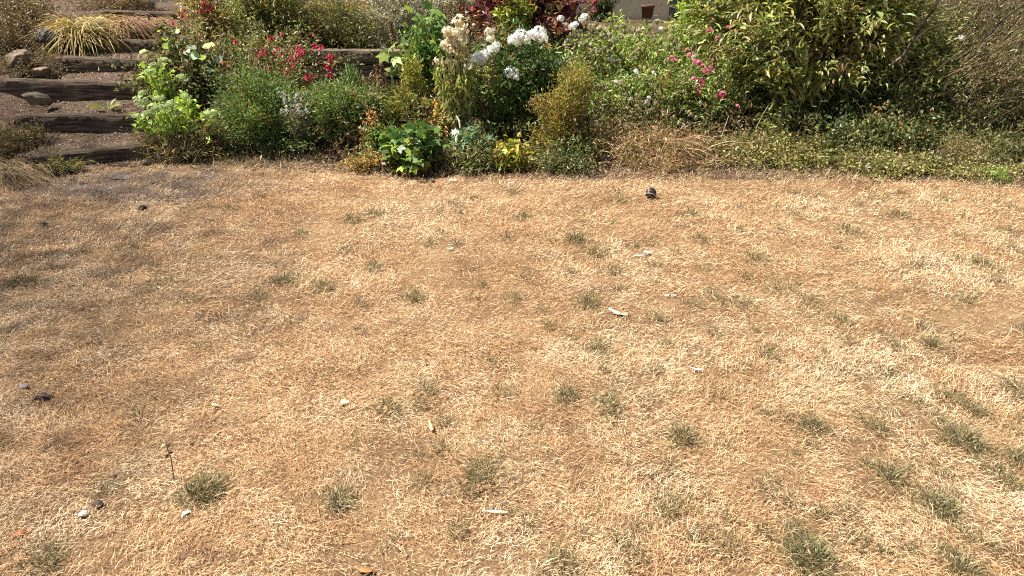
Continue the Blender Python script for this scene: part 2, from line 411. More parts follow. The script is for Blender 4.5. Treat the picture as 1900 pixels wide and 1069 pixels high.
# ------------------------------------------------------------------ shapes
def tube(mb, pts, rad, col, sides=5):
    pts = np.asarray(pts, float); n = len(pts)
    rad = np.broadcast_to(np.asarray(rad, float), (n,))
    tn = np.gradient(pts, axis=0); tn /= np.linalg.norm(tn, axis=1)[:, None] + 1e-9
    ref = np.where(np.abs(tn[:, 2:3]) > 0.9, np.array([[1., 0, 0]]), np.array([[0., 0, 1]]))
    s = np.cross(tn, ref); s /= np.linalg.norm(s, axis=1)[:, None] + 1e-9
    b = np.cross(tn, s)
    a = np.linspace(0, 2 * np.pi, sides, endpoint=False)
    V = pts[:, None] + rad[:, None, None] * (s[:, None] * np.cos(a)[None, :, None] + b[:, None] * np.sin(a)[None, :, None])
    T = []
    for i in range(n - 1):
        for k in range(sides):
            p, q = i * sides + k, i * sides + (k + 1) % sides
            T += [(p, q, q + sides), (p, q + sides, p + sides)]
    mb.add(V.reshape(-1, 3), np.array(T), col)
def strips(mb, P, w, C):
    """thin stems: polylines P (n, k, 3) as crossed three-sided tubes of width w"""
    P = P[:, np.linspace(0, P.shape[1] - 1, min(P.shape[1], 4)).round().astype(int)]
    n, k, _ = P.shape
    tn = np.gradient(P, axis=1); tn /= np.linalg.norm(tn, axis=2, keepdims=True) + 1e-9
    s = np.cross(tn, np.array([0.3, 1.0, 0.1])); s /= np.linalg.norm(s, axis=2, keepdims=True) + 1e-9
    b = np.cross(tn, s)
    taper = np.linspace(1, 0.35, k)[None, :, None]
    w = np.broadcast_to(np.asarray(w, float), (n,))[:, None, None] / 2 * taper
    V = np.stack([P + s * w, P + (-0.5 * s + 0.87 * b) * w, P + (-0.5 * s - 0.87 * b) * w], 2).reshape(-1, 3)
    base = np.arange(n)[:, None, None, None] * (k * 3) + np.arange(k - 1)[None, :, None, None] * 3
    t = []
    for c in range(3):
        d = (c + 1) % 3
        t += [[c, d, d + 3], [c, d + 3, c + 3]]
    T = (base + np.array(t)[None, None]).reshape(-1, 3)
    mb.add(V, T, np.repeat(C, k * 3, 0))
# leaf templates: (along, across, off the plane), triangles
def fan(pts, c):
    V = [c] + pts; n = len(pts)
    return np.array(V, float), np.array([(0, i, i % n + 1) for i in range(1, n + 1)])
LANCE = (np.array([(0, 0, 0), (.42, .5, .07), (1, 0, -.14), (.42, -.5, .07)], float), np.array([(0, 1, 2), (0, 2, 3)]))
LEAF = (np.array([(0, 0, 0), (.28, .42, .08), (.62, .44, .04), (1, 0, -.22), (.62, -.44, .04), (.28, -.42, .08), (.45, 0, 0)], float),
        np.array([(0, 1, 6), (1, 2, 6), (2, 3, 6), (3, 4, 6), (4, 5, 6), (5, 0, 6)]))
ROUND = fan([(.5 + .5 * math.cos(a), .5 * math.sin(a), .07 * math.sin(3 * a)) for a in np.linspace(math.pi, 3 * math.pi, 9)[:-1]], (.5, 0, -.05))
def lobes(k, deep):
    pts = []
    for i in range(2 * k + 1):
        a = math.pi - (i / (2 * k)) * 2 * math.pi
        a = math.pi * 0.92 * (1 - i / k)
        r = 0.62 if i % 2 else 0.62 * deep
        r *= 1 - 0.25 * abs(a) / math.pi
        pts.append((.38 + r * math.cos(a), r * math.sin(a) * 1.0, (-.10 if i % 2 else .05)))
    pts.append((0.12, 0, 0.02))
    return fan(pts, (.36, 0, .03))
LOBED = lobes(5, 0.62)
FERNY = lobes(7, 0.40)
CURL = (np.array([(0, 0, 0), (.35, .35, .18), (.75, .3, .1), (1, .05, -.35), (.75, -.28, .16), (.35, -.38, .2), (.5, 0, -.12)], float), LEAF[1])
STRAP = (np.array([(0, .5, 0), (0, -.5, 0), (.4, .5, .1), (.4, -.5, .1), (.75, .4, .04), (.75, -.4, .04), (1, 0, -.14)], float),
         np.array([(0, 1, 3), (0, 3, 2), (2, 3, 5), (2, 5, 4), (4, 5, 6)]))
STAR5 = fan([(.5 + (.5 if i % 2 == 0 else .2) * math.cos(i * math.pi / 5), (.5 if i % 2 == 0 else .2) * math.sin(i * math.pi / 5), .06 if i % 2 == 0 else 0) for i in range(10)], (.5, 0, -.04))
def norm(a): return a / (np.linalg.norm(a, axis=-1, keepdims=True) + 1e-9)
def frames(D, Nn):
    D = norm(D); S = norm(np.cross(Nn, D)); return D, S, np.cross(D, S)
def leaves(mb, P, D, Nn, L, W, tmpl, C):
    tv, tt = tmpl; D, S, U = frames(D, Nn)
    L = np.broadcast_to(L, (len(P),)); W = np.broadcast_to(W, (len(P),))
    V = P[:, None] + D[:, None] * (tv[None, :, 0:1] * L[:, None, None]) + S[:, None] * (tv[None, :, 1:2] * W[:, None, None]) + U[:, None] * (tv[None, :, 2:3] * L[:, None, None])
    T = (np.arange(len(P))[:, None, None] * len(tv) + tt[None]).reshape(-1, 3)
    mb.add(V.reshape(-1, 3), T, np.repeat(C, len(tv), 0))
_piece = {}
def piece_meshes(key, tmpl, pal, mat, k=6, asp=0.4):
    if key not in _piece:
        out = []
        for i in range(k):
            mb = MB(); tv, tt = tmpl
            v = tv * np.array([1, asp, 1]); v[:, 2] *= RNG.uniform(0.5, 1.6)
            mb.add(v, tt, np.clip(pick(pal, 1)[0] * 1.6, 0, .9)); out.append(mb.mesh(key, mat))
        _piece[key] = out
    return _piece[key]
def place(name, me, parent, org, p, D, Nn, s):
    d, sd, u = frames(np.asarray(D, float)[None], np.asarray(Nn, float)[None])
    o = link(name, me, parent)
    m = Matrix(((d[0][0], sd[0][0], u[0][0], 0), (d[0][1], sd[0][1], u[0][1], 0), (d[0][2], sd[0][2], u[0][2], 0), (0, 0, 0, 1)))
    o.matrix_local = Matrix.Translation(Vector(p) - Vector(org)) @ m @ Matrix.Scale(s, 4)
    return o
def bez(a, b, c, k):
    t = np.linspace(0, 1, k)[None, :, None]
    return (1 - t) ** 2 * a[:, None] + 2 * t * (1 - t) * b[:, None] + t * t * c[:, None]

GREEN = [(.075, .14, .028, 3), (.11, .19, .035, 3), (.045, .09, .02, 2), (.17, .23, .05, 1)]
def bush(name, label, cat, box, Y, ry, n=120, per=40, leaf=(.05, .02), tmpl=LANCE, pal=GREEN, spread=.03, t0=.35, stem=(.006, (.12, .10, .05)),
         up=.35, out=.6, droop=0.0, parts=0, part='leaf', base=None, base_r=.3, lean=0.0, inner=.35, mat='leaf', floor=True, group=None, stems=True, flat=0.6, jit=.22, spire=0.0):
    """a plant of many stems; box is where the photograph shows it, Y how far away it grows"""
    x0, y0, x1, y1 = box
    c = at((x0 + x1) / 2, (y0 + y1) / 2, Y); m = mpp(Y, c.z)
    rad = np.array([(x1 - x0) / 2 * m, ry, (y1 - y0) / 2 * m / CP]) * np.array([1.14, 1.1, 1.10])
    bx, by = (c.x, Y) if base is None else base
    org = np.array([bx, by, tz(bx, by)])
    d = norm(RNG.standard_normal((n, 3)))
    r = inner + (1 - inner) * RNG.random(n) ** 0.6
    r = np.where(RNG.random(n) < .10, RNG.uniform(1.05, 1.4, n), r)
    lump = 0.70 + 0.60 * fbm(d[:, 0] * 2 + d[:, 2] + Y, d[:, 2] * 2 - d[:, 1] + c.x, 1.6, int(abs(c.x) * 100), 2)
    tip = np.array(c) + d * (r * lump)[:, None] * rad
    if floor:
        gz = terrain(tip[:, 0], tip[:, 1]) + 0.02
        tip[:, 2] = np.maximum(tip[:, 2], gz + RNG.random(n) * 0.05)
    if spire:
        # upright stems of unequal height instead of a dome
        u = RNG.uniform(0, 2 * np.pi, n); w = np.sqrt(RNG.random(n))
        top = c.z + rad[2] * (1 - 1.5 * spire * RNG.random(n) ** 1.4 - .35 * w ** 2)
        tip = np.stack([c.x + rad[0] * w * np.cos(u) * .95, Y + rad[1] * w * np.sin(u), top], 1)
        tip[:, 2] = np.maximum(tip[:, 2], terrain(tip[:, 0], tip[:, 1]) + .06)
    a = RNG.uniform(0, 2 * np.pi, n)
    rr = np.sqrt(RNG.random(n)) * base_r
    b0 = org + np.stack([rr * np.cos(a) * rad[0], rr * np.sin(a) * rad[1], np.zeros(n)], 1)
    b0[:, 2] = terrain(b0[:, 0], b0[:, 1]) - 0.01
    h = np.maximum(tip[:, 2] - b0[:, 2], 0.02)
    mid = b0 + (tip - b0) * np.array([.35, .35, .0]) + np.stack([-lean * h, np.zeros(n), h * 0.75], 1)
    K = 7
    P = bez(b0, mid, tip, K)
    root = empty(name, org, label, cat, group)
    if stems:
        mb = MB(); strips(mb, P, RNG.uniform(.6, 1.2, n) * stem[0], pick([(*stem[1], 1)], n))
        mb.build('stems', M['stem'], root, org)
    tt = t0 + (1 - t0) * RNG.random((n, per)) ** 0.8
    fi = tt * (K - 1); i0 = np.clip(fi.astype(int), 0, K - 2); fr = (fi - i0)[..., None]
    ar = np.arange(n)[:, None]
    q = P[ar, i0] * (1 - fr) + P[ar, i0 + 1] * fr
    tan = norm(P[ar, i0 + 1] - P[ar, i0]).reshape(-1, 3)
    q = (q + RNG.standard_normal(q.shape) * spread * (0.4 + 0.6 * tt[..., None])).reshape(-1, 3)
    if floor:
        q[:, 2] = np.maximum(q[:, 2], terrain(q[:, 0], q[:, 1]) + .005)
    rnd = norm(RNG.standard_normal(q.shape))
    D = norm(tan * up + rnd * out + np.array([0, 0, -droop]))
    Nn = norm(np.array([0, 0, 1.0]) * flat + norm(RNG.standard_normal(q.shape)) * 0.7 + 1e-3)
    Lf = leaf[0] * RNG.uniform(.6, 1.25, len(q)); Wf = Lf * (leaf[1] / leaf[0]) * RNG.uniform(.75, 1.2, len(q))
    sc = np.repeat(1 + 0.14 * RNG.standard_normal(n), per)[:, None]
    C = np.clip(pick(pal, len(q), jit) * sc * 1.6, .004, .9)
    dead = np.repeat(RNG.random(n) < .07, per) | (RNG.random(len(q)) < .03)
    C = np.where(dead[:, None], pick([(.34, .25, .11, 2), (.24, .15, .07, 2), (.40, .34, .12, 1)], len(q)), C)
    sel = np.zeros(len(q), bool)
    if parts:
        # the outermost leaves on the side of the lawn stand on their own
        key = -(q[:, 1] - c.y) / max(rad[1], .05) + 0.4 * (q[:, 2] - c.z) / rad[2] + 0.35 * RNG.standard_normal(len(q))
        sel[np.argsort(-key)[:parts]] = True
        ms = piece_meshes(name + '_' + part, tmpl, pal, M[mat], 8, leaf[1] / leaf[0])
        for i in np.nonzero(sel)[0]:
            place(part, ms[RNG.integers(len(ms))], root, org, q[i], D[i], Nn[i], float(Lf[i] * 1.08))
    k = ~sel
    mb = MB(); leaves(mb, q[k], D[k], Nn[k], Lf[k], Wf[k], tmpl, C[k])
    f = mb.build('foliage', M[mat], root, org)
    f['kind'] = 'stuff'
    return root, org, c, rad
def stalk(root, org, top, r, col, name='stem', base=None, bow=0.05):
    b = np.array(base if base is not None else org, float); t = np.array(top, float)
    mid = (b + t) / 2 + np.array([random.uniform(-bow, bow), random.uniform(-bow, bow), 0.05])
    mb = MB(); tube(mb, bez(b[None], mid[None], t[None], 7)[0], np.linspace(r, r * .6, 7), col, 5)
    return mb.build(name, M['stem'], root, org)
# flower heads, shared meshes about one unit across, the stalk coming from below
def floret_ball(key, n, size, pal, mat='petal', dome=-0.2, tmpl=STAR5, k=3, core=None, squash=1.0):
    out = []
    for _ in range(k):
        d = norm(RNG.standard_normal((n * 4, 3))); d = d[d[:, 2] > dome][:n]
        mb = MB()
        P = d * np.array([.5, .5, .5 * squash]) * RNG.uniform(.85, 1.08, (len(d), 1))
        D = norm(np.cross(d, norm(RNG.standard_normal(d.shape))))
        leaves(mb, P - D * size / 2, D, d, RNG.uniform(.8, 1.2, len(d)) * size, size, tmpl, pick(pal, len(d), .08))
        if core:
            ico = norm(np.array([(1, 0, 0), (-1, 0, 0), (0, 1, 0), (0, -1, 0), (0, 0, 1), (0, 0, -1)], float)) * .38 * np.array([1, 1, squash])
            mb.add(ico, np.array([(0, 2, 4), (2, 1, 4), (1, 3, 4), (3, 0, 4), (2, 0, 5), (1, 2, 5), (3, 1, 5), (0, 3, 5)]), core)
        out.append(mb.mesh(key, M[mat]))
    return out
WHITE = [(.93, .93, .91, 6), (.84, .86, .78, 1)]
HEAD_WHITE = floret_ball('white_flower', 26, .44, WHITE, core=(.8, .82, .7))
HEAD_CREAM = floret_ball('cream_flower', 22, .34, [(.88, .81, .62, 3), (.78, .68, .45, 2), (.92, .87, .74, 1)], core=(.7, .6, .38))
HEAD_FADE = floret_ball('faded_flower', 14, .38, [(.62, .57, .40, 3), (.48, .46, .26, 3), (.70, .63, .48, 2), (.32, .34, .14, 2)], core=(.3, .3, .12), dome=-.6)
HEAD_SEDUM = floret_ball('sedum_flower', 60, .17, [(.60, .68, .34, 3), (.70, .76, .46, 2), (.46, .58, .22, 2)], core=(.45, .55, .22), squash=.55, dome=-.1)
HEAD_PINK = floret_ball('pink_flower', 9, .62, [(.85, .30, .42, 3), (.80, .22, .36, 2), (.86, .45, .52, 1)], dome=.1, core=(.5, .12, .2))
HEAD_SILVER = floret_ball('silver_flower', 12, .45, [(.62, .62, .60, 3), (.52, .50, .48, 2)], core=(.35, .34, .3))
HEAD_BROWN = floret_ball('seed_head', 14, .4, [(.28, .15, .08, 2), (.40, .24, .14, 2)], core=(.15, .08, .04), dome=-.6)
def fuchsia_mesh():
    out = []
    for k in range(4):
        mb = MB(); red = np.array([(.72, .04, .09), (.60, .03, .08), (.78, .10, .14), (.66, .05, .13)][k])
        tube(mb, [(0, 0, 0), (0, 0, -.18), (0, 0, -.38)], [.045, .07, .10], red * .9, 5)
        for i in range(4):
            a = i * math.pi / 2 + .4
            d = np.array([[math.cos(a), math.sin(a), -.75]])
            leaves(mb, np.array([[0, 0, -.32]]), d, np.array([[0, 0, 1.]]), .52, .22, LEAF, red[None])
        for i in range(4):
            a = i * math.pi / 2
            leaves(mb, np.array([[.03 * math.cos(a), .03 * math.sin(a), -.38]]), np.array([[.25 * math.cos(a), .25 * math.sin(a), -1.]]), np.array([[math.cos(a), math.sin(a), .2]]), .36, .26, LEAF, np.array([(.45, .05, .22)]))
        out.append(mb.mesh('fuchsia_flower', M['petal']))
    return out
FUCHSIA = fuchsia_mesh()
def heads(root, org, meshes, spots, Y, size, name='flower', stem=None, tilt=.35, dY=.12, sr=.004):
    for (px, py, *s) in spots:
        p = at(px, py, Y + random.uniform(-dY, dY))
        par = root
        if stem is not None:
            bb = np.array([org[0] + (p.x - org[0]) * .45, org[1] + random.uniform(-.05, .05), 0]); bb[2] = tz(bb[0], bb[1])
            par = stalk(root, org, (p.x, p.y, p.z - .01), sr, stem, 'flower_stem', bb)
        sz = size * (s[0] if s else random.uniform(.85, 1.15))
        up = np.array([random.gauss(0, tilt), random.gauss(-.15, tilt), 1.0])
        o = place(name, random.choice(meshes), par, org, p, np.cross(up, norm(RNG.standard_normal(3))), up, sz)

# ------------------------------------------------------------------ timber steps and sleeper wall
def sleeper(name, a, b, h, dep, mat, parent, seed, drop=0.0, sag=0.003):
    """a weathered timber lying from a to b (front top edge), worn and uneven"""
    rg = np.random.default_rng(seed)
    a, b = np.array(a, float), np.array(b, float)
    n = 15; Lx = np.linalg.norm(b - a); ex = (b - a) / Lx
    ey = norm(np.cross(np.array([0, 0, 1.]), ex)); ez = np.cross(ex, ey)
    prof = np.array([(0.0, -h), (0, -h * .62), (0.004, -h * .3), (0, -.012), (.012, 0), (dep * .5, .004), (dep - .012, 0), (dep, -.014), (dep, -h)])
    V = []
    for i in range(n):
        t = i / (n - 1)
        w = np.array([sag * rg.standard_normal(), 0])
        for j, (u, z) in enumerate(prof):
            jit = rg.standard_normal(2) * .0022
            en = .012 * rg.random() if i in (0, n - 1) else 0
            V.append(np.array([t * Lx + (en if i == 0 else -en), u + jit[0] + .3 * w[0], z + jit[1] + .4 * w[0]]))
    k = len(prof); T = []
    for i in range(n - 1):
        for j in range(k):
            p, q = i * k + j, i * k + (j + 1) % k
            T += [(p, p + k, q + k), (p, q + k, q)]
    for j in range(1, k - 1):
        T += [(0, j, j + 1), ((n - 1) * k, (n - 1) * k + j + 1, (n - 1) * k + j)]
    me = tri_mesh(name, np.array(V), np.array(T), None, mat)
    o = link(name, me, parent)
    m = Matrix(((ex[0], ey[0], ez[0], a[0]), (ex[1], ey[1], ez[1], a[1]), (ex[2], ey[2], ez[2], a[2]), (0, 0, 0, 1)))
    o.matrix_local = Matrix.Translation(-parent.location) @ m
    return o
sroot = empty('garden_steps', (ST[0][0] + ST[0][1]) / 2 - Vector((0, 0, .14)), 'rustic flight of timber sleeper steps with earth treads up the bank', 'steps')
for k, (a, b) in enumerate(ST):
    sleeper('step_sleeper', a, b, .25 if k in (1, 2, 3) else .19, .11, M['wood'], sroot, 50 + k)
wroot = empty('retaining_wall', (-1.6, 7.6, .2), 'low retaining wall of stacked weathered sleepers half hidden by plants', 'retaining wall')
wy = 7.58
for k, (xl, xr, z, dy, h) in enumerate([(-2.75, -1.02, .815, 0, .135), (-2.75, -0.98, .665, .035, .125), (-2.75, -1.0, .53, .02, .13), (-2.75, -.95, .39, .04, .14), (-2.75, -.95, .24, .03, .14),
                                        (-.93, .75, .70, .05, .14), (-.90, .75, .55, .06, .13), (-.91, .75, .41, .05, .14), (-.91, .75, .26, .06, .14)]):
    sleeper('wall_sleeper', (xl, wy + dy, z), (xr, wy + dy, z - .012), h, .10, M['wood_old'], wroot, 80 + k)

# ------------------------------------------------------------------ stones
def stone(name, label, cat, p, dims, mat, seed, rotz=0, cuts=9, group=None):
    rg = np.random.default_rng(seed)
    import bmesh
    bm = bmesh.new(); bmesh.ops.create_icosphere(bm, subdivisions=3, radius=1)
    pl = [(norm(rg.standard_normal(3)), rg.uniform(.42, .78)) for _ in range(cuts)]
    for v in bm.verts:
        c = np.array(v.co)
        for nrm, dd in pl:
            e = c @ nrm - dd
            if e > 0: c = c - nrm * e
        c = c * (1 + .025 * rg.standard_normal())
        v.co = Vector(c * np.array(dims))
    me = bpy.data.meshes.new(name); bm.to_mesh(me); bm.free(); me.materials.append(mat)
    o = link(name, me, None, p); o.rotation_euler = (rg.uniform(-.2, .2), rg.uniform(-.2, .2), rotz)
    return tag(o, label, cat, group)
def spot(px, py, Y): p = at(px, py, Y); return p
def on_ground(px, Y, up=0):
    p = at(px, 100, Y)
    for _ in range(3):
        p = Vector((p.x, Y, tz(p.x, Y)))
        p.x = (px - 950) * mpp(Y, p.z)
    p.z = tz(p.x, Y) + up
    return p
stone('boulder', 'grey angular boulder left of the steps under the arching grass', 'rock', spot(97, 70, 8.15), (.17, .15, .12), M['stone_grey'], 3, .3)
stone('rock', 'tan flat topped rock on the bank at the left edge', 'rock', spot(30, 108, 7.7), (.16, .14, .10), M['stone_tan'], 4, .2)
stone('rock', 'flat tan slab lying left of the fourth step', 'rock', spot(78, 135, 7.55), (.13, .11, .055), M['stone_tan'], 5, -.3)
stone('rock', 'pointed brown rock on the tread above the second step', 'rock', spot(66, 186, 7.02), (.14, .10, .075), M['stone_tan'], 8, .5)
stone('rock', 'grey rock half covered by the arching golden grass', 'rock', spot(182, 60, 8.42), (.12, .12, .12), M['stone_grey'], 9, .8)
stone('rock', 'mossy square rock at the right end of the lowest step', 'rock', spot(302, 293, 6.28), (.075, .08, .065), M['stone_tan'], 12, .2)
stone('rock', 'small pale rock in front of the lowest step', 'rock', spot(271, 302, 6.18), (.045, .04, .035), M['stone_tan'], 13, .9)
stone('rock', 'flat stone sunk in the worn soil below the steps', 'rock', spot(232, 327, 5.88), (.13, .10, .03), M['stone_tan'], 14, .4)

# ------------------------------------------------------------------ things at the back: wall, pots, blocks, board
def box_obj(name, lo, hi, mat, parent=None, bev=.01, org=(0, 0, 0), seed=0):
    import bmesh
    bm = bmesh.new(); bmesh.ops.create_cube(bm, size=1)
    lo, hi = Vector(lo), Vector(hi)
    for v in bm.verts: v.co = Vector([lo[i] + (v.co[i] + .5) * (hi[i] - lo[i]) for i in range(3)]) - Vector(org)
    bmesh.ops.bevel(bm, geom=bm.edges[:], offset=bev, segments=2, affect='EDGES', profile=.6)
    rg = np.random.default_rng(seed)
    me = bpy.data.meshes.new(name); bm.to_mesh(me); bm.free(); me.materials.append(mat)
    return link(name, me, parent)
wl = empty('rendered_wall', (0.6, 10.5, 1.0), 'cream rendered house wall behind the flower bed', 'wall')  # house wall, built low and without a roof to cast little shadow
wo = (0.6, 10.5, 1.0)
xr = at(1243, 10, 10.4).x
box_obj('wall_body', (-2.0, 10.4, .7), (xr, 10.65, 2.4), M['plaster'], wl, .008, wo)
box_obj('coping', (-2.05, 10.36, 2.403), (xr + .25, 10.69, 2.47), M['stone_grey'], wl, .012, wo)
box_obj('pier', (xr + .003, 10.37, .7), (xr + .22, 10.68, 2.40), M['stone_grey'], wl, .012, wo)
def pot(name, label, p, r, h, mat):
    root = empty(name, p, label, 'plant pot')
    prof = [(.0, 0), (.72, 0), (.93, .78), (1.0, .78), (1.03, 1.0), (.93, 1.0), (.88, .84), (0, .84)]
    mb = MB(); K = 20; V = []; T = []
    for (rr, z) in prof:
        for k in range(K):
            a = 2 * math.pi * k / K; V.append((rr * r * math.cos(a), rr * r * math.sin(a), z * h))
    for i in range(len(prof) - 1):
        for k in range(K):
            a, b = i * K + k, i * K + (k + 1) % K
            T += [(a, b, b + K), (a, b + K, a + K)]
    mb.add(np.array(V), np.array(T), (.5, .3, .2)); mb.build('pot_body', mat, root, (0, 0, 0))
    s = MB(); s.add([(r * .88 * math.cos(2 * math.pi * k / K), r * .88 * math.sin(2 * math.pi * k / K), h * .86) for k in range(K)] + [(0, 0, h * .88)],
                    np.array([(k, (k + 1) % K, K) for k in range(K)]), (.1, .07, .05)); s.build('potting_soil', M['soil'], root, (0, 0, 0))
    return root
p = on_ground(1056, 9.9); pot('plant_pot', 'terracotta pot beside the purple leaved shrub', (p.x, p.y, at(1056, 30, 9.9).z), .11, .19, M['terra'])
p = on_ground(1200, 9.9); pot('plant_pot', 'small dark brown pot in front of the cream wall', (p.x, p.y, at(1200, 34, 9.9).z), .085, .16, M['brownpot'])
for (x0, x1, yb, Y, lb) in [(192, 246, 10, 9.9, 'pale grey stone block above the top step'), (257, 274, 9, 9.9, 'narrow pale stone block right of the wider one above the steps')]:
    a, b = at(x0, yb, Y), at(x1, yb, Y)
    o = box_obj('stone_block', (a.x, Y, a.z - .05), (b.x, Y + .2, a.z + .16), M['stone_grey'], None, .015); tag(o, lb, 'stone block')
a, b = at(274, 3, 9.6), at(395, 6, 9.6)
tag(box_obj('edging_board', (a.x, 9.6, a.z - .01), (b.x, 9.66, a.z + .13), M['board'], None, .006), 'pale cream board edging the top of the bank', 'board')

# ------------------------------------------------------------------ plants, left bank
BROWN = [(.10, .066, .038, 3), (.16, .11, .066, 2), (.065, .043, .025, 3), (.24, .18, .11, 1)]
def clump(name, label, base, tips, L, W, n, pal, spread, cat='ornamental grass', arch=.6, dirb=(0, 0), mat='straw'):
    """arching strap leaves from one crown"""
    org = np.array([base[0], base[1], tz(base[0], base[1])])
    if len(base) > 2: org[2] = base[2]
    root = empty(name, org, label, cat)
    a = RNG.uniform(0, 2 * np.pi, n); el = RNG.uniform(.25, 1.35, n); l = RNG.uniform(.6, 1.15, n) * L
    b0 = org + RNG.normal(0, spread, (n, 3)) * np.array([1, 1, 0])
    d = np.stack([np.cos(a) * np.cos(el) + dirb[0], np.sin(a) * np.cos(el) * .8 + dirb[1], np.sin(el)], 1)
    mid = b0 + d * (l * .6)[:, None]
    tip = mid + norm(d * np.array([1, 1, 0]) + 1e-6) * (l * .45)[:, None] + np.array([0, 0, -1]) * (l * arch * RNG.uniform(.3, 1.1, n))[:, None]
    tip[:, 2] = np.maximum(tip[:, 2], terrain(tip[:, 0], tip[:, 1]) + .01)
    P = bez(b0, mid, tip, 8)
    s = norm(np.cross(d, np.array([0, 0, 1.])) + RNG.normal(0, .2, (n, 3)))
    w = (RNG.uniform(.6, 1.2, n) * W / 2)[:, None, None] * np.array([.8, 1, 1, 1, .95, .8, .5, .08])[None, :, None]
    V = np.stack([P - s[:, None] * w, P + s[:, None] * w], 2).reshape(-1, 3)
    t = []
    for k in range(7): t += [[2 * k, 2 * k + 1, 2 * k + 3], [2 * k, 2 * k + 3, 2 * k + 2]]
    T = (np.arange(n)[:, None, None] * 16 + np.array(t)[None]).reshape(-1, 3)
    mb = MB(); mb.add(V, T, np.repeat(pick(pal, n), 16, 0)); f = mb.build('blades', M[mat], root, org); f['kind'] = 'stuff'
    return root, org
GOLD = [(.42, .30, .10, 3), (.30, .26, .08, 3), (.50, .33, .13, 2), (.18, .18, .05, 1.5), (.58, .48, .26, 1)]
p = at(155, 58, 8.4); clump('ornamental_grass', 'golden arching ornamental grass beside the upper steps', (p.x, p.y), 0, .66, .010, 900, GOLD, .08)
p = at(232, 60, 8.6); clump('ornamental_grass', 'faded reddish straw grass drooping over the upper steps', (p.x, p.y, p.z + .05), 0, .42, .007, 260, [(.42, .26, .15, 3), (.52, .38, .24, 2), (.34, .18, .10, 2), (.25, .22, .09, 1)], .05, dirb=(.5, -.2), arch=.9)
p = at(292, 45, 8.85); clump('ornamental_grass', 'small russet grass at the right end of the sixth step', (p.x, p.y, p.z), 0, .26, .006, 150, [(.40, .22, .13, 3), (.50, .34, .2, 2), (.25, .20, .09, 1)], .05)
p = at(20, 345, 5.75); clump('ornamental_grass', 'long bleached grass flopping at the left foot of the bank', (p.x - .1, p.y + .1), 0, .45, .005, 260, [(.40, .29, .16, 3), (.30, .21, .11, 2), (.2, .17, .08, 1)], .12, dirb=(.3, -.5), arch=1.0)
bush('dry_shrub', 'low brown withered shrub on the bank left of the boulder', 'shrub', (-60, 5, 75, 95), 8.1, .35, 160, 40, (.028, .010), LANCE, BROWN, .03, base_r=.6)
bush('dry_shrub', 'grey brown withered groundcover in the top left corner', 'shrub', (-40, -30, 100, 30), 8.9, .35, 140, 40, (.03, .012), LANCE, BROWN + [(.14, .13, .06, 2)], .03, base_r=.6)
bush('dry_undergrowth', 'dry brown weeds between the tan rocks left of the steps', 'weeds', (-30, 85, 130, 140), 7.75, .25, 110, 24, (.03, .006), LANCE, BROWN + [(.15, .15, .06, 1)], .03, base_r=.8)
bush('dry_undergrowth', 'withered weeds at the left end of the lower steps', 'weeds', (-20, 225, 75, 310), 6.35, .28, 130, 26, (.045, .005), LANCE, BROWN + [(.14, .15, .07, 2)], .04, base_r=.9)
bush('weed', 'green grassy weed in front of the left end of the lowest step', 'weed', (70, 292, 150, 325), 5.95, .10, 45, 12, (.06, .005), LANCE, [(.13, .14, .06, 3), (.2, .18, .09, 2), (.3, .24, .13, 1)], .02, up=1, base_r=.8)
bush('dry_undergrowth', 'dry weeds between the top step and the stone blocks', 'weeds', (120, -25, 300, 16), 9.65, .3, 110, 22, (.05, .008), LANCE, BROWN + [(.35, .2, .12, 2)], .04, base_r=.9)
# broad leaved weed on the tread
p = at(200, 203, 6.95); org = np.array([p.x, p.y, tz(p.x, p.y)])
root = empty('weed', org, 'broad leaved green weed on the tread of the second step', 'weed')
ms = piece_meshes('weed_leaf', LEAF, [(.14, .17, .05, 2), (.2, .23, .06, 2), (.22, .2, .11, 1)], M['leaf'], 5, .34)
for i in range(9):
    a = random.uniform(0, 6.28); place('leaf', random.choice(ms), root, org, org + np.array([.03 * math.cos(a), .03 * math.sin(a), .01]), (math.cos(a), math.sin(a) * .6, random.uniform(.4, 1.1)), (-.4 * math.cos(a), -.4 * math.sin(a), 1), random.uniform(.10, .17))

# ------------------------------------------------------------------ plants, bed from left to right
DARKV = [(.09, .095, .04, 3), (.15, .14, .07, 3), (.06, .07, .03, 2), (.22, .19, .11, 1.5)]
LIME = [(.26, .36, .05, 3), (.34, .42, .07, 2), (.18, .28, .05, 2)]
root, org, c, rad = bush('scrambling_plant', 'scrambling plant with curled dull leaves beside the upper steps', 'plant', (248, 68, 425, 210), 7.15, .35, 190, 34, (.05, .024), CURL, DARKV, .035, droop=.2, parts=60, inner=.3)
ms = piece_meshes('lime_leaf', ROUND, LIME, M['leaf'], 5, .9)
for px, py in [(258, 98), (277, 95), (300, 68), (315, 52), (290, 60), (318, 130), (352, 140), (398, 85), (392, 82), (272, 112), (330, 62), (382, 105), (300, 85), (262, 120)]:
    q = at(px, py, 6.85); place('leaf', random.choice(ms), root, org, q, (random.gauss(0, 1), random.gauss(0, .5), random.gauss(.3, .4)), (random.gauss(0, .4), random.gauss(-.5, .3), .8), random.uniform(.05, .085))
ms = piece_meshes('pale_leaf', ROUND, [(.30, .34, .24, 2), (.20, .25, .15, 2)], M['leaf'], 4, .85)
for px, py in [(370, 105), (375, 125), (385, 128), (345, 122), (400, 115), (312, 75), (362, 92), (340, 100)]:
    q = at(px, py, 6.83); place('leaf', random.choice(ms), root, org, q, (random.gauss(0, 1), random.gauss(0, .5), random.gauss(.1, .4)), (random.gauss(0, .4), random.gauss(-.6, .3), .7), random.uniform(.06, .10))
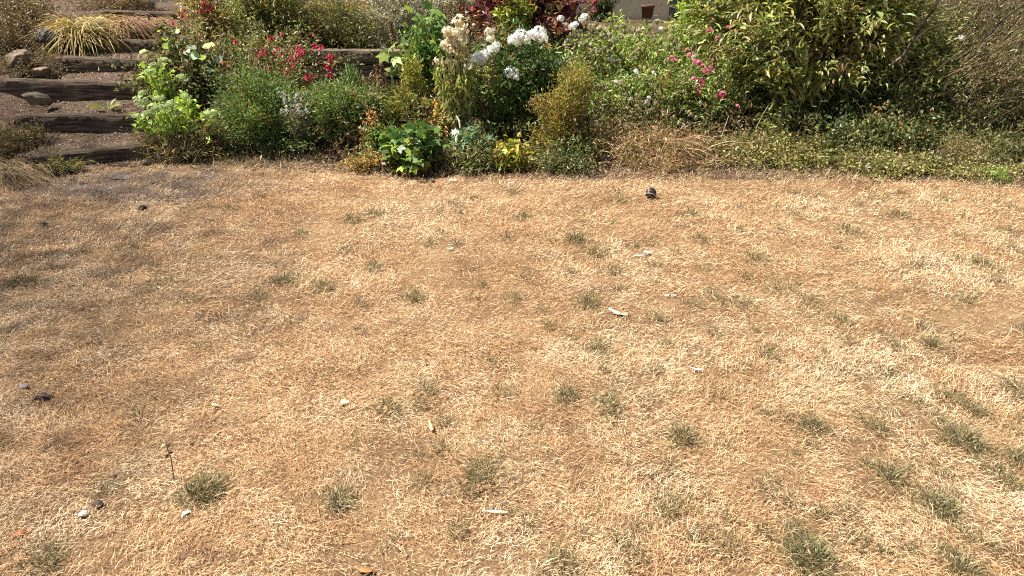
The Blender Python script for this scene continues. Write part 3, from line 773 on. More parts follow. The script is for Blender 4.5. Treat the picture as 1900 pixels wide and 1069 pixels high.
# sedum
SED = [(.19, .27, .05, 3), (.27, .36, .07, 3), (.32, .40, .08, 2)]
root, org, c, rad = bush('sedum', 'pale green sedum with flat flower heads, the taller clump by the steps', 'sedum', (268, 125, 322, 185), 6.75, .10, 26, 16, (.05, .03), LEAF, SED, .015, up=.5, parts=90, stem=(.009, (.2, .28, .1)), t0=.25, mat='glossy')
heads(root, org, HEAD_SEDUM, [(305, 113, 1.1), (289, 122, 1.1), (278, 134, 1), (338, 146, 1.1), (265, 173, .75)], 6.62, .10, stem=(.2, .28, .1), sr=.005, tilt=.2, dY=.05)
root, org, c, rad = bush('sedum', 'pale green sedum with flat flower heads, the low spreading clump', 'sedum', (252, 190, 408, 245), 6.42, .18, 60, 15, (.055, .034), LEAF, SED, .02, up=.5, parts=150, stem=(.009, (.2, .28, .1)), t0=.2, mat='glossy')
heads(root, org, HEAD_SEDUM, [(264, 190, 1.35), (296, 184, 1), (311, 198, 1.2), (290, 203, 1.3), (276, 212, 1), (330, 210, 1), (256, 217, .9), (345, 180, .8), (388, 212, .8), (318, 193, .9)], 6.28, .115, stem=(.2, .28, .1), sr=.005, tilt=.22, dY=.05)
bush('sedum', 'upright leafy sedum stem without flowers between the two clumps', 'sedum', (330, 155, 362, 215), 6.5, .06, 9, 14, (.055, .032), LEAF, SED, .012, up=.5, parts=50, stem=(.009, (.2, .28, .1)), t0=.2, mat='glossy')
bush('dry_undergrowth', 'tangled dry strappy weeds under the sedum', 'weeds', (262, 228, 440, 312), 6.4, .25, 230, 26, (.06, .007), LANCE, [(.20, .15, .08, 3), (.30, .24, .14, 2), (.11, .08, .045, 3), (.16, .15, .07, 2)], .035, base_r=.9, up=.2, out=1)
# shrubs at the upper left of the bed
bush('leafy_shrub', 'olive green leafy shrub with reddish tips above the red flowered fuchsia', 'shrub', (415, -70, 580, 110), 8.0, .45, 300, 46, (.055, .015), LANCE, [(.13, .15, .045, 3), (.10, .14, .04, 2), (.20, .18, .07, 2), (.22, .11, .05, .6)], .035, base=(-2.6, 8.0))
root, org, c, rad = bush('fuchsia', 'fuchsia with arching twigs and hanging crimson flowers', 'fuchsia', (400, 55, 625, 170), 7.3, .35, 190, 34, (.04, .016), LEAF, [(.12, .14, .045, 3), (.20, .17, .075, 2), (.26, .18, .09, 2), (.08, .10, .035, 2)], .035, base=(-2.5, 7.2), droop=.35, parts=60, stem=(.006, (.22, .12, .06)))
FS = [(435, 76), (413, 117), (438, 82), (523, 66), (503, 72), (507, 73), (518, 92), (523, 100), (520, 104), (510, 99), (538, 112), (543, 118), (548, 108), (535, 120), (545, 125), (551, 95), (557, 92), (562, 96), (554, 100), (559, 103), (549, 97), (565, 99), (552, 88),
      (583, 84), (588, 88), (593, 90), (599, 88), (582, 90), (610, 104), (613, 110), (617, 107), (607, 108), (614, 114), (607, 122), (612, 126), (605, 128), (614, 136), (610, 141), (615, 144), (527, 133), (532, 136), (538, 134), (529, 139), (572, 140), (576, 144), (570, 147), (580, 143), (574, 150), (567, 144), (484, 97), (490, 100), (494, 95), (480, 104), (555, 114), (540, 104), (581, 67), (500, 128), (419, 122)]
for px, py in FS:
    q = at(px, py, 6.93 + random.uniform(-.05, .05)); place('flower', random.choice(FUCHSIA), root, org, (q.x, q.y, q.z + .03), (random.gauss(0, 1), random.gauss(0, 1), random.gauss(0, .15)), (random.gauss(0, .12), random.gauss(0, .12), 1), random.uniform(.045, .068))
ms = piece_meshes('lime_leaf', ROUND, LIME, M['leaf'], 5, .9)
root, org, c, rad = bush('fuchsia', 'looser fuchsia with a few crimson flowers at the top of the bank', 'fuchsia', (325, -60, 445, 80), 8.3, .35, 170, 28, (.045, .016), LEAF, [(.17, .16, .06, 3), (.26, .2, .09, 2), (.28, .32, .06, 1), (.24, .12, .07, 1)], .04, droop=.3, stem=(.006, (.22, .12, .06)))
for px, py in [(375, 14), (384, 6), (389, 13), (380, 2), (392, 20), (340, 22), (345, 18), (338, 28), (372, 20), (320, 43), (337, 42), (398, 32), (416, 33), (387, 18), (396, 9), (350, 32), (378, 8)]:
    q = at(px, py, 8.05); place('flower', random.choice(FUCHSIA), root, org, (q.x, q.y, q.z + .03), (random.gauss(0, 1), random.gauss(0, 1), 0.1), (random.gauss(0, .12), random.gauss(0, .12), 1), random.uniform(.055, .085))
bush('olive_shrub', 'dense olive shrub growing just above the sleeper wall', 'shrub', (548, 0, 695, 98), 8.1, .32, 280, 50, (.032, .009), LANCE, [(.10, .105, .035, 3), (.15, .14, .055, 3), (.07, .075, .025, 2)], .025, up=1.0, base_r=.7)
p = at(640, 22, 8.9); clump('strap_leaved_plant', 'golden strap leaved plant at the top of the bank', (p.x, p.y, p.z - .1), 0, .55, .022, 90, [(.52, .32, .09, 3), (.40, .27, .08, 2), (.24, .24, .06, 1)], .08, cat='plant', arch=.35, mat='leaf')
bush('silver_shrub', 'silvery grey twiggy shrub above the sleeper wall', 'shrub', (668, -50, 815, 92), 8.25, .38, 340, 50, (.035, .008), LANCE, [(.34, .33, .28, 3), (.25, .25, .2, 3), (.42, .40, .36, 2), (.2, .19, .12, 1)], .03, up=.8, base_r=.7, stem=(.006, (.3, .27, .22)))
bush('silver_shrub', 'pale grey twiggy shrub behind the cream flower stalks', 'shrub', (770, -60, 900, 55), 8.9, .4, 260, 44, (.035, .009), LANCE, [(.40, .38, .34, 3), (.28, .28, .22, 3), (.22, .24, .12, 1)], .03, up=.8, base_r=.7, stem=(.006, (.3, .27, .22)))
# front row
FINE = [(.085, .14, .045, 3), (.12, .18, .05, 3), (.06, .10, .035, 2), (.18, .22, .08, 1.2)]
bush('feathery_bush', 'dense dome of fine feathery green foliage beside the sedum', 'bush', (398, 135, 572, 285), 6.55, .32, 420, 64, (.036, .0075), LANCE, FINE, .03, up=.8, base_r=.35, inner=.45, stem=(.004, (.16, .12, .07)))
root, org, c, rad = bush('silver_flowered_sprig', 'sprig of silvery white flowers between the two green domes', 'flowering plant', (520, 172, 580, 240), 6.4, .08, 40, 12, (.035, .01), LANCE, [(.3, .3, .26, 2), (.18, .2, .13, 2)], .02)
heads(root, org, HEAD_SILVER, [(random.uniform(517, 560), random.uniform(172, 210)) for _ in range(26)] + [(random.uniform(540, 575), random.uniform(195, 220)) for _ in range(12)], 6.25, .03, dY=.04)
bush('feathery_bush', 'wider green bush with narrow leaves in front of the sleeper wall', 'bush', (555, 165, 722, 300), 6.6, .3, 320, 60, (.042, .010), LANCE, FINE + [(.14, .16, .06, 2)], .03, up=.7, base_r=.6, spire=.55, stem=(.004, (.16, .12, .07)))
bush('feathery_spire', 'single feathery green spire standing before the sleeper wall', 'plant', (633, 128, 672, 220), 6.75, .08, 26, 60, (.032, .008), LANCE, FINE, .02, up=.9, base_r=.5, spire=.4)
root, org, c, rad = bush('spent_flower_stems', 'brown spent flower stems rising in front of the sleeper wall', 'plant', (672, 150, 722, 250), 6.75, .10, 50, 16, (.03, .008), LANCE, [(.28, .19, .09, 3), (.2, .2, .07, 3), (.36, .25, .14, 1)], .02, up=1, spire=.5)
heads(root, org, HEAD_BROWN, [(696, 124), (707, 121), (694, 134), (701, 131), (690, 144), (711, 150), (716, 138), (699, 142), (706, 143)], 6.7, .04, 'seed_head', stem=(.25, .15, .08), sr=.003)
YG = [(.20, .21, .05, 3), (.14, .18, .045, 3), (.30, .27, .07, 2), (.09, .12, .03, 2)]
bush('goldenrod', 'yellow green goldenrod left of the cream flower stalks', 'goldenrod', (708, 170, 800, 275), 6.65, .18, 110, 50, (.05, .008), LANCE, YG, .025, up=1, base_r=.6, spire=.6)
bush('goldenrod', 'slender goldenrod spire with yellow plume before the sleeper wall', 'goldenrod', (745, 108, 790, 220), 6.7, .08, 32, 50, (.04, .007), LANCE, YG + [(.45, .36, .06, 2)], .018, up=.8, base_r=.5, spire=.5)
bush('withered_plant', 'patch of orange and cream withered leaves at the foot of the cream stalks', 'plant', (795, 195, 850, 260), 6.6, .12, 60, 16, (.045, .016), CURL, [(.50, .28, .06, 2), (.40, .35, .12, 2), (.5, .44, .24, 2), (.3, .16, .06, 1)], .03)
# hollyhocks
def hollyhock(label, base_px, top_px, Y, spots, pal, lsize, seed_top=None):
    b = on_ground(base_px[0], Y); t = at(*top_px, Y); org = np.array(b)
    root = empty('hollyhock', org, label, 'hollyhock')
    stalk(root, org, t, .009, (.22, .24, .10), 'stem', bow=.02)
    ms = piece_meshes('hollyhock_' + label[:12], LOBED, pal, M['leaf'], 5, .95)
    for px, py in spots:
        q = at(px, py, Y - random.uniform(.02, .14)); q0 = Vector((t.x + (b.x - t.x) * .5, Y, q.z + .02))
        lf = place('leaf', random.choice(ms), root, org, q, ((q.x - q0.x) * 3 + random.gauss(0, .3), -.5, random.gauss(-.2, .35)), (random.gauss(0, .5), -.5, .8), lsize * random.uniform(.8, 1.2))
    if seed_top:
        for k in range(12):
            f = k / 11; q = Vector((t.x + random.uniform(-.02, .02), Y - .02, t.z - seed_top * f))
            place('seed_head', random.choice(HEAD_BROWN), root, org, q, (1, 0, random.uniform(-.3, .3)), (0, -.3, 1), .035 + .01 * random.random())
hollyhock('pale hollyhock stalk with orange seed spike before the sleeper wall', (727, 0), (727, 40), 7.25, [(735, 78), (742, 72), (722, 92), (716, 98), (733, 96), (727, 122), (738, 118), (720, 124), (745, 82), (729, 108)], [(.18, .22, .06, 2), (.14, .18, .045, 2), (.11, .14, .04, 1)], .13, .17)
hollyhock('tall dark leaved hollyhock behind the cream flower stalks', (803, 0), (800, -15), 7.9, [(790, 8), (805, 15), (768, 18), (812, 35), (795, 30), (776, 58), (806, 50), (812, 62), (798, 70), (790, 45), (783, 25), (815, 22), (800, 5), (808, 78)], [(.07, .13, .03, 3), (.11, .17, .04, 2), (.15, .2, .04, 1)], .15)
bush('green_weed', 'dark leafy plant growing round the hollyhock stem', 'plant', (745, 60, 825, 150), 7.45, .18, 90, 30, (.06, .025), LEAF, GREEN, .03, parts=40)
# cream stalks
CS = [(853, 44, 1.2), (832, 61, 1.05), (848, 65, 1), (856, 57, .95), (829, 84, 1), (835, 72, .9), (852, 86, .8), (846, 78, .8), (838, 92, .8), (860, 74, .8)]
root, org, c, rad = bush('cream_flower_stalks', 'tall stalks with withered cream flower heads and drooping leaves', 'flowering plant', (820, 85, 880, 250), 6.55, .13, 62, 46, (.075, .017), STRAP, [(.21, .24, .065, 3), (.16, .20, .055, 3), (.30, .28, .11, 2), (.26, .19, .085, 1)], .022, droop=.9, up=.1, base_r=.7, parts=110, stem=(.007, (.3, .28, .12)))
heads(root, org, HEAD_CREAM, CS + [(812, 116, .8), (870, 122, .9)], 6.45, .115, stem=(.3, .28, .12), sr=.005, tilt=.25, dY=.05)
root, org, c, rad = bush('cream_flower_stalk', 'single withered cream flower head on its own stalk left of the white phlox', 'flowering plant', (895, 80, 925, 130), 6.7, .05, 10, 20, (.05, .016), LANCE, [(.3, .28, .12, 2), (.4, .34, .18, 2)], .015)
heads(root, org, HEAD_CREAM, [(910, 62, 1.0), (911, 74, .8)], 6.65, .11, stem=(.3, .28, .12))
# white phlox
DKG = [(.045, .085, .022, 3), (.075, .125, .035, 3), (.12, .17, .045, 1.5), (.03, .055, .018, 2)]
root, org, c, rad = bush('white_phlox', 'dark leaved white phlox with large round flower heads', 'phlox', (872, 75, 1055, 250), 6.75, .35, 230, 50, (.065, .021), LANCE, DKG, .03, parts=130, base_r=.6, up=.5)
heads(root, org, HEAD_WHITE, [(888, 109, 1.2), (900, 106, 1.15), (894, 117, .8), (921, 88, .9), (955, 75, 1.15), (967, 69, 1.2), (975, 77, .85), (988, 66, 1.0), (1001, 62, 1.15), (1008, 72, .8), (949, 137, 1.2), (956, 143, .7), (908, 98, .7), (909, 92, .6), (960, 81, .8)], 6.45, .10, stem=(.1, .16, .05), dY=.04, tilt=.25)
# smoke bush and yellow plant
root, org, c, rad = bush('smoke_bush', 'purple and rust leaved smoke bush behind the white phlox', 'shrub', (858, -70, 1072, 92), 8.4, .4, 170, 32, (.075, .05), LEAF, [(.10, .03, .04, 3), (.17, .045, .05, 3), (.28, .09, .05, 2), (.06, .025, .035, 2), (.36, .07, .08, .7)], .04, parts=170, out=.9, stem=(.008, (.12, .06, .05)))
bush('yellow_leaved_plant', 'bright yellow green plant inside the purple smoke bush', 'plant', (915, -10, 995, 40), 8.0, .12, 50, 22, (.055, .02), LEAF, [(.30, .29, .04, 3), (.2, .24, .04, 3), (.12, .17, .04, 2)], .03, parts=70)
# phlox mass
AST = [(.14, .20, .045, 3), (.20, .26, .06, 3), (.08, .13, .03, 2), (.28, .30, .10, 2), (.34, .33, .16, 1)]
root, org, c, rad = bush('spent_phlox', 'broad mass of spent cream phlox heads over bright green leaves, upper part', 'phlox', (1035, 68, 1300, 185), 7.55, .45, 330, 50, (.06, .019), LANCE, AST, .035, parts=120, base_r=.8, up=.5)
hs = []
for k in range(125):
    px = random.uniform(1040, 1300); py = 40 + random.random() ** .9 * 130
    hs.append((px, py, random.uniform(.6, 1.15)))
heads(root, org, HEAD_FADE, hs, 7.18, .075, 'faded_flower', dY=.12, tilt=.5)
heads(root, org, HEAD_WHITE, [(1085, 33, .9), (1078, 37, .6), (1040, 36, .8), (1062, 50, .8), (1068, 46, .7), (1226, 54, .5), (1134, 112, .7)], 7.12, .085, dY=.03, tilt=.3)
root, org, c, rad = bush('spent_phlox', 'lower slope of green phlox with small pale flowers above the dry patch', 'phlox', (1075, 130, 1330, 265), 6.85, .35, 300, 46, (.05, .016), LANCE, AST + [(.06, .10, .03, 3)], .035, parts=90, base_r=.8, up=.5)
hs = [(random.uniform(1100, 1320), random.uniform(140, 250), random.uniform(.5, 1)) for _ in range(60)]
heads(root, org, HEAD_FADE, hs, 6.52, .06, 'faded_flower', dY=.08, tilt=.5)
heads(root, org, HEAD_WHITE, [(1180, 133, .7), (1212, 135, .5), (1143, 152, .5), (1204, 182, .6)], 6.5, .065, dY=.03)
# pink flowers
root, org, c, rad = bush('pink_flowered_plant', 'lax plant with bright pink flowers in front of the tall shrub', 'flowering plant', (1255, 95, 1385, 250), 6.7, .2, 110, 36, (.045, .014), LANCE, AST + [(.08, .11, .035, 3)], .03, base_r=.6)
heads(root, org, HEAD_PINK, [(1246, 108, .9), (1255, 113, .6), (1280, 103, .9), (1291, 115, 1), (1298, 117, 1.1), (1303, 122, .7), (1310, 132, 1.3), (1318, 124, .7), (1325, 131, .5), (1287, 146, .8), (1300, 151, 1.0), (1303, 156, .8), (1297, 162, .6), (1295, 171, .9), (1336, 178, 1.2), (1341, 174, .9), (1368, 198, .8), (1353, 52, .8), (1317, 57, .9), (1333, 71, .8), (1275, 92, .6)], 6.42, .052, dY=.05, tilt=.8)
# front middle
BZ = [(.26, .21, .05, 3), (.20, .19, .045, 4), (.27, .16, .05, 1), (.12, .13, .035, 3)]
bush('bronze_goldenrod', 'bronze flowered goldenrod leaning left at the front of the bed', 'goldenrod', (985, 178, 1045, 300), 6.2, .16, 42, 70, (.036, .009), LANCE, BZ + [(.28, .15, .055, 2)], .03, up=.7, base=(.36, 6.2), base_r=.7, lean=-.06, spire=.8, stem=(.005, (.42, .34, .14)), t0=.35)
bush('bronze_goldenrod', 'tallest airy yellow bronze goldenrod at the front of the bed', 'goldenrod', (1018, 138, 1085, 320), 6.25, .18, 60, 70, (.036, .009), LANCE, BZ, .03, up=.7, base=(.5, 6.2), base_r=.6, spire=.75, stem=(.005, (.45, .37, .16)), t0=.35)
bush('green_weed', 'dark leafy weed at the foot of the tallest goldenrod', 'weed', (1040, 240, 1110, 325), 6.1, .15, 70, 24, (.045, .016), LEAF, [(.06, .085, .025, 3), (.10, .12, .03, 2), (.2, .18, .05, 1)], .03)
bush('bronze_goldenrod', 'yellow topped goldenrod spire behind the bronze one', 'goldenrod', (1045, 122, 1100, 230), 6.5, .1, 40, 60, (.034, .008), LANCE, [(.28, .25, .05, 3), (.18, .20, .05, 3), (.3, .19, .06, 1)], .022, up=.8, spire=.5)
root, org, c, rad = bush('mallow', 'lush mallow with large lobed bright green leaves at the lawn edge', 'mallow', (705, 245, 830, 318), 6.05, .2, 60, 16, (.085, .08), LOBED, [(.05, .10, .02, 3), (.08, .14, .025, 3), (.16, .2, .03, 1), (.035, .065, .018, 3)], .03, parts=70, flat=.9, base_r=.6)
ms = piece_meshes('mallow_top', LOBED, [(.09, .14, .028, 3), (.18, .2, .03, 1), (.06, .11, .025, 3)], M['leaf'], 5, .95)
for px, py in [(755, 240), (772, 235), (768, 250), (785, 255), (750, 258), (778, 268), (795, 262), (762, 270), (790, 280), (770, 285), (800, 275), (742, 280)]:
    q = at(px, py, 5.92); place('leaf', random.choice(ms), root, org, q, (random.gauss(0, .8), -.5, random.gauss(0, .3)), (random.gauss(0, .4), -.4, 1), random.uniform(.10, .16))
bush('green_weed', 'dark green bushy weed left of the mallow', 'weed', (675, 235, 745, 310), 6.25, .15, 90, 26, (.04, .016), LANCE, GREEN + [(.2, .13, .06, 1)], .03)
bush('withered_plant', 'rusty withered stems above the dark weed left of the mallow', 'plant', (665, 215, 715, 265), 6.35, .1, 60, 16, (.04, .009), CURL, [(.36, .2, .1, 2), (.45, .3, .18, 2), (.2, .11, .06, 2)], .02)
root, org, c, rad = bush('columbine', 'blue green columbine leaves at the foot of the cream stalks', 'plant', (845, 238, 905, 275), 6.05, .1, 24, 8, (.075, .07), FERNY, [(.13, .21, .13, 3), (.18, .26, .17, 2), (.09, .15, .09, 2)], .02, parts=50, flat=.9)
bush('tangled_weeds', 'mixed pale and green tangled weeds left of the yellow plant', 'weeds', (810, 262, 935, 325), 6.0, .15, 160, 26, (.045, .009), LANCE, [(.16, .19, .06, 3), (.28, .24, .11, 2), (.08, .12, .05, 3), (.38, .32, .18, 1)], .03, base_r=.9, up=.2, out=1)
root, org, c, rad = bush('yellow_leaved_plant', 'drooping plant with vivid yellow leaves at the lawn edge', 'plant', (905, 258, 985, 315), 5.98, .12, 40, 12, (.06, .045), LOBED, [(.32, .29, .035, 3), (.42, .34, .03, 1.5), (.2, .23, .04, 3), (.26, .18, .07, 1.5)], .025, parts=90, droop=.6)
bush('low_weeds', 'low green weeds at the lawn edge under the bronze goldenrod', 'weeds', (985, 280, 1110, 335), 5.95, .15, 130, 24, (.035, .012), LANCE, [(.09, .11, .035, 3), (.14, .15, .06, 3), (.06, .075, .025, 2), (.24, .2, .1, 1)], .03, base_r=.9)
bush('low_weeds', 'dry speckled weeds at the lawn edge left of the mallow', 'weeds', (640, 285, 720, 325), 6.0, .12, 70, 20, (.03, .012), CURL, [(.34, .24, .08, 2), (.2, .2, .06, 2), (.3, .16, .07, 2), (.45, .36, .2, 1)], .025, base_r=.9)
# bent pale stem
o = MB(); pts = [at(847, 254, 6.0), at(852, 246, 6.0), at(854, 236, 6.02), at(852, 224, 6.04), at(847, 215, 6.06)]
b0 = Vector((pts[0].x, pts[0].y, tz(pts[0].x, pts[0].y)))
tube(o, [tuple(b0)] + [tuple(q) for q in pts], [.011, .010, .010, .009, .008, .006], (.62, .58, .44), 6)
tag(o.build('bleached_stalk', M['stem'], None, b0), 'thick bleached stem bent upright below the cream stalks', 'plant stalk').location = b0
# dry patch and ground covers on the right
DRY = [(.34, .22, .12, 3), (.22, .14, .075, 3), (.44, .32, .19, 2), (.13, .085, .045, 2), (.2, .19, .07, 1)]
DG = bush('dead_groundcover', 'mound of dead brown creeping stems at the lawn edge', 'groundcover', (1105, 245, 1325, 338), 6.2, .4, 420, 30, (.04, .006), LANCE, DRY, .035, base_r=1.0, up=.2, out=1, inner=.2, stem=(.005, (.36, .26, .15)))
nS = 150
_a = np.array([at(random.uniform(1110, 1320), random.uniform(255, 332), 5.98 + random.uniform(0, .3)) for _ in range(nS)]); _a[:, 2] = np.maximum(_a[:, 2], terrain(_a[:, 0], _a[:, 1]) + .02)
_d = np.stack([RNG.normal(.1, .16, nS), RNG.normal(-.05, .1, nS), RNG.normal(-.04, .07, nS)], 1)
_e = _a + _d; _e[:, 2] = np.maximum(_e[:, 2], terrain(_e[:, 0], _e[:, 1]) + .01)
mb = MB(); strips(mb, bez(_a, (_a + _e) / 2 + RNG.normal(0, .05, (nS, 3)) + np.array([0, 0, .05]), _e, 7), .006, pick([(.5, .38, .22, 2), (.36, .24, .13, 2)], nS)); mb.build('strands', M['stem'], DG[0], DG[1])['kind'] = 'stuff'
bush('dead_groundcover', 'greyish stems and dull leaves between goldenrod and dead mound', 'groundcover', (1080, 220, 1185, 300), 6.45, .25, 170, 24, (.035, .01), LANCE, DRY + [(.12, .14, .06, 5)], .035, base_r=.9)
OLV = [(.19, .18, .06, 3), (.26, .24, .09, 3), (.13, .14, .045, 3), (.3, .2, .11, 1)]
bush('creeping_groundcover', 'low olive creeping plant along the lawn edge below the tall shrub', 'groundcover', (1300, 265, 1555, 338), 6.15, .3, 380, 34, (.026, .017), LANCE, OLV, .03, base_r=1.0, inner=.3)
bush('creeping_groundcover', 'low olive creeping plant carrying one white flower near the right end', 'groundcover', (1540, 290, 1735, 348), 5.95, .3, 300, 34, (.026, .017), LANCE, OLV + [(.1, .11, .04, 2)], .03, base_r=1.0, inner=.3)
root, org, c, rad = bush('creeping_groundcover', 'leafy creeper climbing under the hedge, shade put into its dark leaf colours', 'groundcover', (1500, 215, 1760, 320), 6.35, .35, 330, 40, (.034, .024), LANCE, [(.045, .065, .02, 3), (.075, .095, .028, 3), (.12, .13, .04, 1)], .035, base_r=1.0)  # leaf palette darkened to stand in for the deep shade here
heads(root, org, HEAD_WHITE, [(1680, 307, 1)], 5.78, .05, dY=.01)
bush('creeping_groundcover', 'brownish twiggy creeper near the right edge', 'groundcover', (1720, 250, 1830, 320), 6.1, .22, 170, 26, (.022, .008), LANCE, [(.24, .19, .09, 3), (.17, .16, .06, 3), (.3, .24, .14, 1)], .03, base_r=.9, stem=(.005, (.3, .22, .13)))
bush('small_bush', 'small bright green bush on the lawn edge at the right', 'bush', (1815, 322, 1872, 358), 5.6, .1, 60, 24, (.022, .01), LANCE, [(.17, .24, .05, 3), (.22, .28, .07, 2), (.1, .15, .04, 1)], .02, base_r=.6)
bush('low_weeds', 'olive weeds spilling onto the lawn at the right end of the bed', 'weeds', (1715, 315, 1900, 352), 5.75, .2, 170, 22, (.026, .010), LANCE, OLV, .03, base_r=1.0)
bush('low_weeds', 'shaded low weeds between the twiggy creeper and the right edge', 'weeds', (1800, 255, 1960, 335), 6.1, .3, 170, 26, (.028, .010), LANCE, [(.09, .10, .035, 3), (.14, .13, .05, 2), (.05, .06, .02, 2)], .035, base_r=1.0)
# tall shrub and hedge
SHR = [(.165, .19, .055, 3), (.24, .25, .085, 3), (.10, .125, .038, 2), (.30, .30, .13, 2)]
bush('tall_shrub', 'tall shrub with long lance shaped light green leaves', 'shrub', (1280, -130, 1700, 205), 7.2, .68, 600, 48, (.092, .024), LEAF, SHR, .05, parts=290, base=(2.75, 7.2), base_r=.35, inner=.55, t0=.5, up=.9, out=.75, droop=.25, stem=(.010, (.16, .13, .07)), flat=.8)
root, org, c, rad = bush('tall_shrub', 'leafy lower branches of light green leaves before the dark hollow', 'shrub', (1395, 85, 1520, 235), 6.55, .15, 26, 30, (.105, .028), LEAF, SHR, .025, parts=170, base=(2.7, 6.75), base_r=.5, up=.9, out=.6, stem=(.008, (.2, .16, .09)))
bush('lime_shrub', 'bright lime leaved shrub behind the phlox mass', 'shrub', (1262, -40, 1345, 75), 8.2, .25, 110, 30, (.08, .026), LEAF, [(.24, .33, .05, 3), (.16, .25, .045, 2), (.32, .38, .07, 1)], .04, parts=60)
bush('hedge', 'dark green small leaved hedge under the brown twigs', 'hedge', (1545, 110, 1860, 300), 7.05, .4, 360, 50, (.044, .022), LANCE, [(.09, .11, .03, 3), (.14, .16, .045, 3), (.22, .22, .08, 1.5)], .045, parts=120, base_r=.7)
def broom(label, box, Y, ry, n, per, lean, pal):
    x0, y0, x1, y1 = box
    c0 = at((x0 + x1) / 2, y1, Y); org = np.array([c0.x, Y, tz(c0.x, Y)])
    root = empty('broom_shrub', org, label, 'shrub')
    px = RNG.uniform(x0, x1, n); py = RNG.uniform(y0, y1, n); Yy = Y + RNG.uniform(-ry, ry, n)
    s = np.array([at(a, b, c) for a, b, c in zip(px, py, Yy)])
    s[:, 2] = np.maximum(s[:, 2], terrain(s[:, 0], s[:, 1]))
    l = RNG.uniform(.35, .8, n); an = RNG.normal(lean, .42, n)
    d = np.stack([np.cos(an), RNG.normal(-.12, .25, n), np.sin(an)], 1)
    P = bez(s, s + d * (l * .5)[:, None] + RNG.normal(0, .03, (n, 3)), s + d * l[:, None] + np.array([.08, 0, 0]) + RNG.normal(0, .05, (n, 3)), 6)
    mb = MB(); strips(mb, P, RNG.uniform(.003, .008, n), pick([(.20, .14, .08, 3), (.30, .22, .13, 2), (.12, .08, .045, 2)], n)); mb.build('twigs', M['stem'], root, org)['kind'] = 'stuff'
    t = RNG.random((n, per)) * 4.99; i = t.astype(int); f = (t - i)[..., None]; ar = np.arange(n)[:, None]
    q = (P[ar, i] * (1 - f) + P[ar, i + 1] * f + RNG.standard_normal((n, per, 3)) * .035).reshape(-1, 3)
    D = norm(np.repeat(d, per, 0) + RNG.standard_normal(q.shape) * .55)
    lv = MB(); leaves(lv, q, D, norm(RNG.standard_normal(q.shape) + np.array([0, -.3, .6])), RNG.uniform(.02, .05, len(q)), RNG.uniform(.008, .018, len(q)), LANCE, pick(pal, len(q)))
    lv.build('foliage', M['leaf'], root, org)['kind'] = 'stuff'
    return root, org
BRO = [(.24, .18, .095, 3), (.17, .14, .065, 3), (.30, .25, .14, 1.5), (.15, .16, .055, 2)]
root, org = broom('brown twiggy broom shrub filling the upper right corner', (1640, -60, 2150, 200), 7.55, .45, 1050, 24, .95, BRO + [(.16, .18, .06, 3)])
for pts, r in [([(1668, 118), (1690, 80), (1712, 45), (1733, 18), (1745, -10)], .016), ([(1690, 80), (1722, 52), (1760, 40)], .009), ([(1820, 105), (1838, 62), (1862, 35), (1900, 8)], .014), ([(1738, 130), (1765, 108), (1790, 92)], .010), ([(1650, 122), (1680, 100), (1700, 66)], .009), ([(1815, 110), (1860, 88), (1905, 70)], .008)]:
    mb = MB(); tube(mb, [tuple(at(a, b, 6.5)) for a, b in pts], np.linspace(r, r * .5, len(pts)), (.05, .036, .026) if r > .012 else (.30, .23, .14), 6); mb.build('branch', M['stem'], root, org)
heads(root, org, HEAD_WHITE, [(1783, 72, 1)], 6.95, .065, dY=.01)
broom('lower brown broom twigs over the hedge at the right edge', (1740, 110, 2130, 300), 6.75, .35, 760, 22, .80, BRO + [(.12, .15, .045, 3)])
bush('leafy_shrub', 'olive leafy shrub between the tall shrub and the brown twigs', 'shrub', (1600, 30, 1790, 190), 7.1, .35, 200, 36, (.06, .018), LEAF, SHR, .04, parts=110, base=(3.7, 7.1), up=.8, droop=.2)
bush('leafy_shrub', 'light leafy sprays in front of the broom twigs', 'shrub', (1640, 120, 1815, 195), 6.75, .15, 70, 26, (.06, .018), LEAF, SHR, .03, parts=90, base=(3.6, 6.8))
for k, (x0, y0, x1, y1, Y, cl) in enumerate([(1330, 285, 1352, 215, 6.3, (.5, .44, .32)), (1318, 272, 1372, 262, 6.1, (.55, .48, .34)), (1395, 262, 1430, 190, 6.4, (.34, .27, .18)), (1440, 268, 1452, 205, 6.45, (.3, .24, .16)), (1240, 255, 1300, 225, 6.35, (.5, .42, .28)), (700, 330, 780, 290, 6.0, (.4, .3, .18)), (1478, 262, 1500, 215, 6.4, (.36, .29, .18)), (640, 250, 690, 235, 6.3, (.45, .38, .25))]):
    a, b = at(x0, y0, Y), at(x1, y1, Y + .05); a.z = max(a.z, tz(a.x, a.y) + .01)
    lab = ['bare pale stalk leaning right in front of the dark hollow', 'pale twig lying level at the edge of the dark hollow', 'brown twig rising at the left of the dark hollow', 'thin upright twig inside the dark hollow', 'straw stalk leaning over the dead mound', 'brown stalk slanting across the mallow foot', 'twig leaning at the right of the dark hollow', 'pale stalk lying on the green bush before the sleeper wall'][k]
    mb = MB(); m_ = (a + b) / 2 + Vector((random.uniform(-.03, .03), 0, .03)); tube(mb, bez(np.array(a)[None], np.array(m_)[None], np.array(b)[None], 7)[0], np.linspace(.005, .0025, 7), cl, 5)
    o = mb.build('bare_twig', M['stem'], None, a); o.location = a; tag(o, lab, 'twig', 'bare twigs in the bed')
# drooping dark plant by the wall
bush('fern', 'dark drooping fern in front of the cream wall', 'fern', (1085, -40, 1145, 34), 9.9, .12, 50, 40, (.06, .010), LANCE, [(.05, .07, .02, 3), (.16, .18, .05, 1.5), (.03, .04, .015, 3)], .02, droop=.8)

